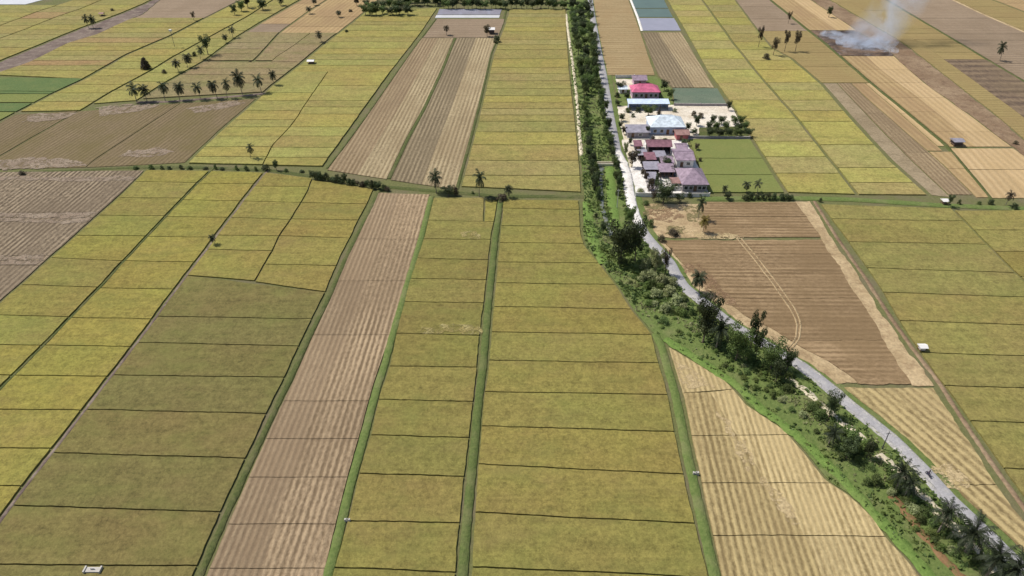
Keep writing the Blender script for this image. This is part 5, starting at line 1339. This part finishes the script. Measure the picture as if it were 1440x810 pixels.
house(930, 945, 238, 4, 2.7, .5, 'shed', 'grey_wall', 'roof_lilac', 'lilac roofed shed in the middle of the crowded courtyard', 'shed', openings=[('d', .5, 1.2, 2.1)], name='shed')
house(912, 922, 260, 4, 2.5, .5, 'shed', 'grey_wall', 'roof_grey', 'narrow grey roofed shed left of the small white court', 'shed', openings=[('d', .5, 1.1, 2.0)], name='shed')
house(952, 964, 219, 5, 2.9, .9, 'gable', 'white_wall', 'roof_lilac', 'small lilac roofed house right of the maroon roofed hall', openings=[('d', .4, 1.1, 2.1), ('w', .75, 1.0, 1.2, 1.0)])
house(898, 908, 226, 3.5, 2.4, .5, 'shed', 'dark_wall', 'roof_grey', 'tiny zinc roofed stall at the road edge of the crowded courtyard', 'stall', open_front=True, name='stall')
def wall_run(name, pts, h, th, m, label, cat='wall', closed=False):
    P = [at(*p) for p in pts]
    c = P[0]
    t = thing(name, (c.x, c.y, 0), label, cat)
    bm = bmesh.new(); bc = bmesh.new(); bp = []
    for a, b in zip(P, P[1:]):
        d = (b - a).normalized(); n = Vector((-d.y, d.x, 0)) * th / 2
        for bmx, z0, z1, k in ((bm, 0, h, 1), (bc, h + .003, h + .12, 1.5)):
            lo = [bmx.verts.new(q - c + Vector((0, 0, z0))) for q in (a - n * k, b - n * k, b + n * k, a + n * k)]
            hi = [bmx.verts.new(v.co + Vector((0, 0, z1 - z0))) for v in lo]
            bmx.faces.new(lo[::-1]); bmx.faces.new(hi)
            for i in range(4): bmx.faces.new((lo[i], lo[(i + 1) % 4], hi[(i + 1) % 4], hi[i]))
    from_bm('panel', bm, m, t); from_bm('coping', bc, M['concrete'], t)
    for q in P:
        bm = bmesh.new(); box(bm, q.x - c.x - th, q.x - c.x + th, q.y - c.y - th, q.y - c.y + th, 0, h + .3)
        from_bm('pier', bm, m, t)
    return t
wall_run('boundary_wall', [(894, 276.5), (915, 276.8), (940, 277), (966, 277), (997, 277)], 1.5, .2, M['white_wall'], 'long low white wall along the near side of the village')
wall_run('courtyard_wall', [(926, 249), (926.5, 258), (927, 268), (957, 268.5)], 1.7, .2, M['white_wall'], 'white wall around the small court left of the big lilac roof')
wall_run('boundary_wall', [(866, 110.5), (892, 110)], 1.7, .2, M['white_wall'], 'white wall behind the pink roofed house at the edge of the tan field')
wall_run('boundary_wall', [(948, 149), (985, 149.5), (1022, 149.5)], 1.3, .2, M['grey_wall'], 'grey wall between the netted beds and the white yard')
wall_run('boundary_wall', [(968, 194.8), (1010, 195.2), (1054, 195.6)], 1.1, .2, M['grey_wall'], 'grey wall along the orchard and the green square field')

def field_hut(x, yb, w, d, h, roof_m, label, walls=None):
    p = at(x, yb)
    t = thing('field_hut', (p.x, p.y, 0), label, 'hut')
    for sx in (-1, 1):
        for sy in (0, 1):
            bm = bmesh.new(); tube(bm, [(sx * w * .42, sy * d * .9 + d * .05, -.05), (sx * w * .42, sy * d * .9 + d * .05, h)], [.07, .06], 6)
            from_bm('post', bm, M['wood'], t)
    bm = bmesh.new(); box(bm, -w * .45, w * .45, d * .02, d * .98, h * .38, h * .44); from_bm('platform', bm, M['wood'], t)
    if walls:
        bm = bmesh.new(); box(bm, -w * .40, w * .40, d * .08, d * .92, h * .445, h * .97); from_bm('wall', bm, M[walls], t)
    from_bm('roof', hip_roof_bm(w, d, h, h * .3, .25, 0, .06), M[roof_m], t)
field_hut(1297, 496, 1.7, 1.6, 1.6, 'frame_white', 'small white roofed field hut standing in the rice right of the straw strip', 'white_wall')
field_hut(437, 91.5, 3.4, 3.0, 1.9, 'frame_white', 'white roofed field hut on the canal of the yellow rice, upper left')
field_hut(1347, 207, 4.2, 4.0, 2.3, 'roof_grey', 'dark field hut with a pale roof on the peach coloured stubble', 'dark_wall')
field_hut(691, 49, 4.0, 4.0, 3.0, 'frame_white', 'white roofed hut beside the grey tree below the far ponds', 'dark_wall')
field_hut(1329, 289, 2.0, 2.0, 1.6, 'frame_white', 'tiny white roofed hut at the head of the right paddy divider')
field_hut(143, 24, 0.1 + 2.6, 2.6, 2.0, 'roof_rust', 'tiny rusty roofed hut in the rice beside the muddy diagonal track')

# ---- utility poles
def pole(x, yb, yt, m, label, arm=True):
    p = at(x, yb); h = height_for(p, yt)
    t = thing('utility_pole', (p.x, p.y, 0), label, 'pole')
    bm = bmesh.new(); tube(bm, [(0, 0, -.1), (0, 0, h)], [.13, .08], 8); from_bm('shaft', bm, M[m], t)
    if arm:
        bm = bmesh.new(); box(bm, -.55, .55, -.05, .05, h - .7, h - .6); a = from_bm('crossarm', bm, M[m], t)
        for s in (-.48, 0, .48):
            bm = bmesh.new(); tube(bm, [(s, 0, h - .597), (s, 0, h - .36)], [.06, .04], 6); from_bm('insulator', bm, M['frame_white'], a)
    else:
        bm = bmesh.new(); box(bm, -.7, .7, -.6, .6, h + .003, h + 1.0); from_bm('box', bm, M['frame_white'], t)
pole(1240, 632, 607, 'pole_dark', 'thin dark utility pole at the road edge beside a dark tree')
pole(867.5, 293, 266, 'pole_paint', 'pale utility pole beside the bright green strip and the white road')
pole(842, 142, 128, 'pole_paint', 'pale utility pole at the end of the dense avenue')
pole(246, 67, 44, 'pole_dark', 'thin dark post with a white box on top beside the diagonal canal', False)

# ---- small concrete works
def culvert(x, yb, label, s=1.0):
    p = at(x, yb)
    t = thing('water_gate', (p.x, p.y, 0), label, 'water gate')
    bm = bmesh.new(); box(bm, -2.0 * s, 2.0 * s, -.7 * s, .7 * s, 0, .78); from_bm('basin', bm, M['concrete'], t)
    for sx in (-1, 1):
        bm = bmesh.new(); box(bm, sx * 2.0 * s - .15, sx * 2.0 * s + .15, -.9 * s, .9 * s, -.05, 1.0); from_bm('side_wall', bm, M['concrete'], t)
    bm = bmesh.new(); box(bm, -.5 * s, .5 * s, -.06, .06, .783, 1.2); from_bm('gate_plate', bm, M['pole_paint'], t)
culvert(132, 804, 'pale concrete water gate in the paddy bund at the bottom edge', .75)
culvert(489, 734, 'small pale concrete outlet at the edge of the striped stubble strip', .22)
culvert(978, 668, 'small white concrete outlet on the green strip of the right paddies', .25)
p = at(851, 233)
t = thing('footbridge', (p.x, p.y, .45), 'small cream coloured concrete footbridge over the canal opposite the village', 'bridge')
bm = bmesh.new(); box(bm, -3.2, 4.2, -1.2, 1.2, -.15, .15); from_bm('deck', bm, M['concrete'], t)
for sy in (-1.1, 1.1):
    bm = bmesh.new(); box(bm, -3.2, 4.2, sy - .1, sy + .1, .153, .9); from_bm('parapet', bm, M['cream_paint'], t)

# ------------------------------------------------------------------ motorbike and rider
p0, p1 = at(1283, 647), at(1333, 702)
ang = math.atan2(p1.y - p0.y, p1.x - p0.x)
pm = at(1304, 671)
mb = thing('motorbike', (pm.x, pm.y, .45), 'small dark motorbike driving along the grey road', 'motorbike', rz=ang)
for x in (-.62, .62):
    bm = bmesh.new()
    pts = [(x + .27 * math.cos(a), 0, .30 + .27 * math.sin(a)) for a in [2 * math.pi * k / 20 for k in range(21)]]
    tube(bm, pts, [.055] * 21, 8, False)
    wh = from_bm('wheel', bm, M['black'], mb, True)
    bm = bmesh.new()
    for k in range(6):
        a = math.pi * k / 6
        tube(bm, [(x - .25 * math.cos(a), 0, .30 - .25 * math.sin(a)), (x + .25 * math.cos(a), 0, .30 + .25 * math.sin(a))], [.012, .012], 5)
    from_bm('spokes', bm, M['chrome'], wh)
bm = bmesh.new()
tube(bm, [(-.62, 0, .32), (-.2, 0, .42), (.15, 0, .45), (.42, 0, .85)], [.05, .1, .12, .06], 8)
tube(bm, [(.62, .07, .30), (.45, .07, .92)], [.03, .03], 6); tube(bm, [(.62, -.07, .30), (.45, -.07, .92)], [.03, .03], 6)
tube(bm, [(-.75, 0, .66), (-.35, 0, .60), (.1, 0, .5)], [.06, .11, .1], 8)
from_bm('frame', bm, M['bike'], mb, True)
bm = bmesh.new(); tube(bm, [(-.72, 0, .74), (-.3, 0, .76), (.1, 0, .70)], [.08, .13, .09], 8); from_bm('seat', bm, M['black'], mb, True)
bm = bmesh.new(); tube(bm, [(.30, .36, 1.0), (.42, .12, .98), (.42, -.12, .98), (.30, -.36, 1.0)], [.02] * 4, 6); from_bm('handlebar', bm, M['chrome'], mb, True)
bm = bmesh.new(); tube(bm, [(.46, 0, .88), (.58, 0, .88)], [.08, .1], 10); from_bm('headlight', bm, M['chrome'], mb, True)
rider = thing('person', (pm.x, pm.y, .45), 'rider in dark clothes sitting on the motorbike, hands on the handlebar', 'person', rz=ang)
def skin_body(name, verts, edges, parent, m):
    me = bpy.data.meshes.new(name)
    me.from_pydata([v[:3] for v in verts], edges, [])
    o = link(name, me, parent, m)
    mod = o.modifiers.new('skin', 'SKIN'); o.modifiers.new('sub', 'SUBSURF').levels = 1
    for sv, v in zip(me.skin_vertices[0].data, verts): sv.radius = (v[3], v[3])
    me.skin_vertices[0].data[0].use_root = True
    mod.use_smooth_shade = True
    return o
V = [(-.22, 0, .88, .16), (-.18, 0, 1.10, .15), (-.12, 0, 1.34, .16), (-.09, 0, 1.46, .06), (-.06, 0, 1.56, .09), (-.04, 0, 1.68, .105), (-.05, 0, 1.76, .07),
     (-.10, .19, 1.38, .065), (.06, .27, 1.16, .05), (.28, .33, 1.03, .038), (.35, .33, 1.01, .03),
     (-.10, -.19, 1.38, .065), (.06, -.27, 1.16, .05), (.28, -.33, 1.03, .038), (.35, -.33, 1.01, .03),
     (-.16, .12, .84, .10), (.22, .17, .72, .075), (.10, .17, .34, .055), (.24, .17, .29, .045),
     (-.16, -.12, .84, .10), (.22, -.17, .72, .075), (.10, -.17, .34, .055), (.24, -.17, .29, .045)]
E = [(0, 1), (1, 2), (2, 3), (3, 4), (4, 5), (5, 6), (2, 7), (7, 8), (8, 9), (9, 10), (2, 11), (11, 12), (12, 13), (13, 14), (0, 15), (15, 16), (16, 17), (17, 18), (0, 19), (19, 20), (20, 21), (21, 22)]
skin_body('body', V, E, rider, M['skin'])
sh = lambda idx, k: [(V[i][0], V[i][1], V[i][2], V[i][3] * k + .012) for i in idx]
skin_body('shirt', sh([0, 1, 2, 7, 8, 9, 11, 12, 13], 1.03), [(0, 1), (1, 2), (2, 3), (3, 4), (4, 5), (2, 6), (6, 7), (7, 8)], rider, M['shirt'])
skin_body('trousers', sh([0, 15, 16, 17, 19, 20, 21], 1.05), [(0, 1), (1, 2), (2, 3), (0, 4), (4, 5), (5, 6)], rider, M['trousers'])
bm = bmesh.new(); bmesh.ops.create_uvsphere(bm, u_segments=14, v_segments=10, radius=.135, matrix=Matrix.Translation((-.055, 0, 1.69)))
bmesh.ops.delete(bm, geom=[v for v in bm.verts if v.co.z < 1.63 or (v.co.x > .03 and v.co.z < 1.71)], context='VERTS')
from_bm('helmet', bm, M['hair'], rider, True)

# ------------------------------------------------------------------ smoke over the burning stubble
def smoke():
    rng = random.Random(5)
    bm = bmesh.new()
    x0 = at(1214, 64)
    KX, KY, RX, RY = .85, .35, 18.0, 12.0
    def blob(c, rx, ry, rz):
        bmesh.ops.create_icosphere(bm, subdivisions=3, radius=1, matrix=Matrix.Translation(c) @ Matrix.Diagonal((rx, ry, rz, 1)))
    for k in range(10):           # rising, drifting plume
        z = 2 + 4.6 * k
        blob(x0 + Vector((KX * z, KY * z, z)), RX * (1 + z / 140), RY, 6)
    for k in range(9):            # low smoke along the burning edge
        t = k / 8
        blob(at(1168 + 78 * t, 51 + 22 * t) + Vector((0, 0, 1.2)), 7, 6, 2.6)
    me = bpy.data.meshes.new('smoke'); bm.to_mesh(me); bm.free()
    m = bpy.data.materials.new('smoke'); m.use_nodes = True
    nt = m.node_tree; nt.nodes.remove(nt.nodes['Principled BSDF'])
    v = nd(nt, 'ShaderNodeVolumePrincipled')
    v.inputs['Color'].default_value = (.80, .88, 1.0, 1)
    v.inputs['Anisotropy'].default_value = .15
    def nz(sx, sy, sz, dist):
        n = nd(nt, 'ShaderNodeTexNoise'); n.inputs['Scale'].default_value = 1; n.inputs['Detail'].default_value = 4
        n.inputs['Roughness'].default_value = .6; n.inputs['Distortion'].default_value = dist
        nt.links.new(world_pos(nt, sx, sy, sz), n.inputs['Vector'])
        return n.outputs['Fac']
    g = nd(nt, 'ShaderNodeNewGeometry'); s = nd(nt, 'ShaderNodeSeparateXYZ'); nt.links.new(g.outputs['Position'], s.inputs[0])
    X, Y, Z = s.outputs
    dx = math_n(nt, 'DIVIDE', math_n(nt, 'SUBTRACT', math_n(nt, 'SUBTRACT', X, x0.x), math_n(nt, 'MULTIPLY', Z, KX)), RX)
    dy = math_n(nt, 'DIVIDE', math_n(nt, 'SUBTRACT', math_n(nt, 'SUBTRACT', Y, x0.y), math_n(nt, 'MULTIPLY', Z, KY)), RY)
    r2 = math_n(nt, 'ADD', math_n(nt, 'MULTIPLY', dx, dx), math_n(nt, 'MULTIPLY', dy, dy))
    fall = maprange(nt, r2, .05, 1.0, 1, 0)
    d1 = maprange(nt, nz(.085, .085, .06, 1.2), .39, .68, 0, .125)
    d1 = math_n(nt, 'MULTIPLY', math_n(nt, 'MULTIPLY', d1, fall), maprange(nt, Z, 2, 40, 1.0, .4))
    d2 = math_n(nt, 'MULTIPLY', maprange(nt, nz(.16, .30, .25, 1.0), .46, .68, 0, .5), maprange(nt, Z, .2, 3.6, 1, 0))
    nt.links.new(math_n(nt, 'ADD', d1, d2), v.inputs['Density'])
    nt.links.new(v.outputs[0], nt.nodes['Material Output'].inputs['Volume'])
    o = link('smoke', me, None, m)
    o['kind'] = 'stuff'; o['label'] = 'pale blue smoke drifting up from the burning stubble'
    r = o.modifiers.new('remesh', 'REMESH'); r.mode = 'VOXEL'; r.voxel_size = 1.0   # one closed skin
    return o
smoke()

# ------------------------------------------------------------------ light
w = bpy.data.worlds.new('World'); sc.world = w; w.use_nodes = True
nt = w.node_tree
EL_, SX, SY = R(58), .935, -.355           # shadows fall to the right and a little towards us
sky = nd(nt, 'ShaderNodeTexSky'); sky.sky_type = 'NISHITA'; sky.sun_disc = False
sky.sun_elevation = EL_; sky.sun_rotation = math.atan2(-SX, -SY); sky.altitude = 0; sky.dust_density = 2.0
nt.links.new(sky.outputs[0], nt.nodes['Background'].inputs[0])
nt.nodes['Background'].inputs[1].default_value = .10
sun = bpy.data.lights.new('sun', 'SUN'); sun.energy = 4.0; sun.angle = R(.53); sun.color = (1, .95, .88)
so = bpy.data.objects.new('sun', sun); col.objects.link(so)
so.rotation_euler = Vector((math.cos(EL_) * SX, math.cos(EL_) * SY, -math.sin(EL_))).to_track_quat('-Z', 'Y').to_euler()
sc.view_settings.view_transform = 'Standard'
sc.view_settings.look = 'None'
sc.view_settings.exposure = 0.08
sc.view_settings.gamma = 1
sc.cycles.volume_step_rate = 2.0
sc.render.filter_size = 1.1
sc.cycles.volume_bounces = 3
sc.cycles.max_bounces = 6
sc.cycles.transparent_max_bounces = 16
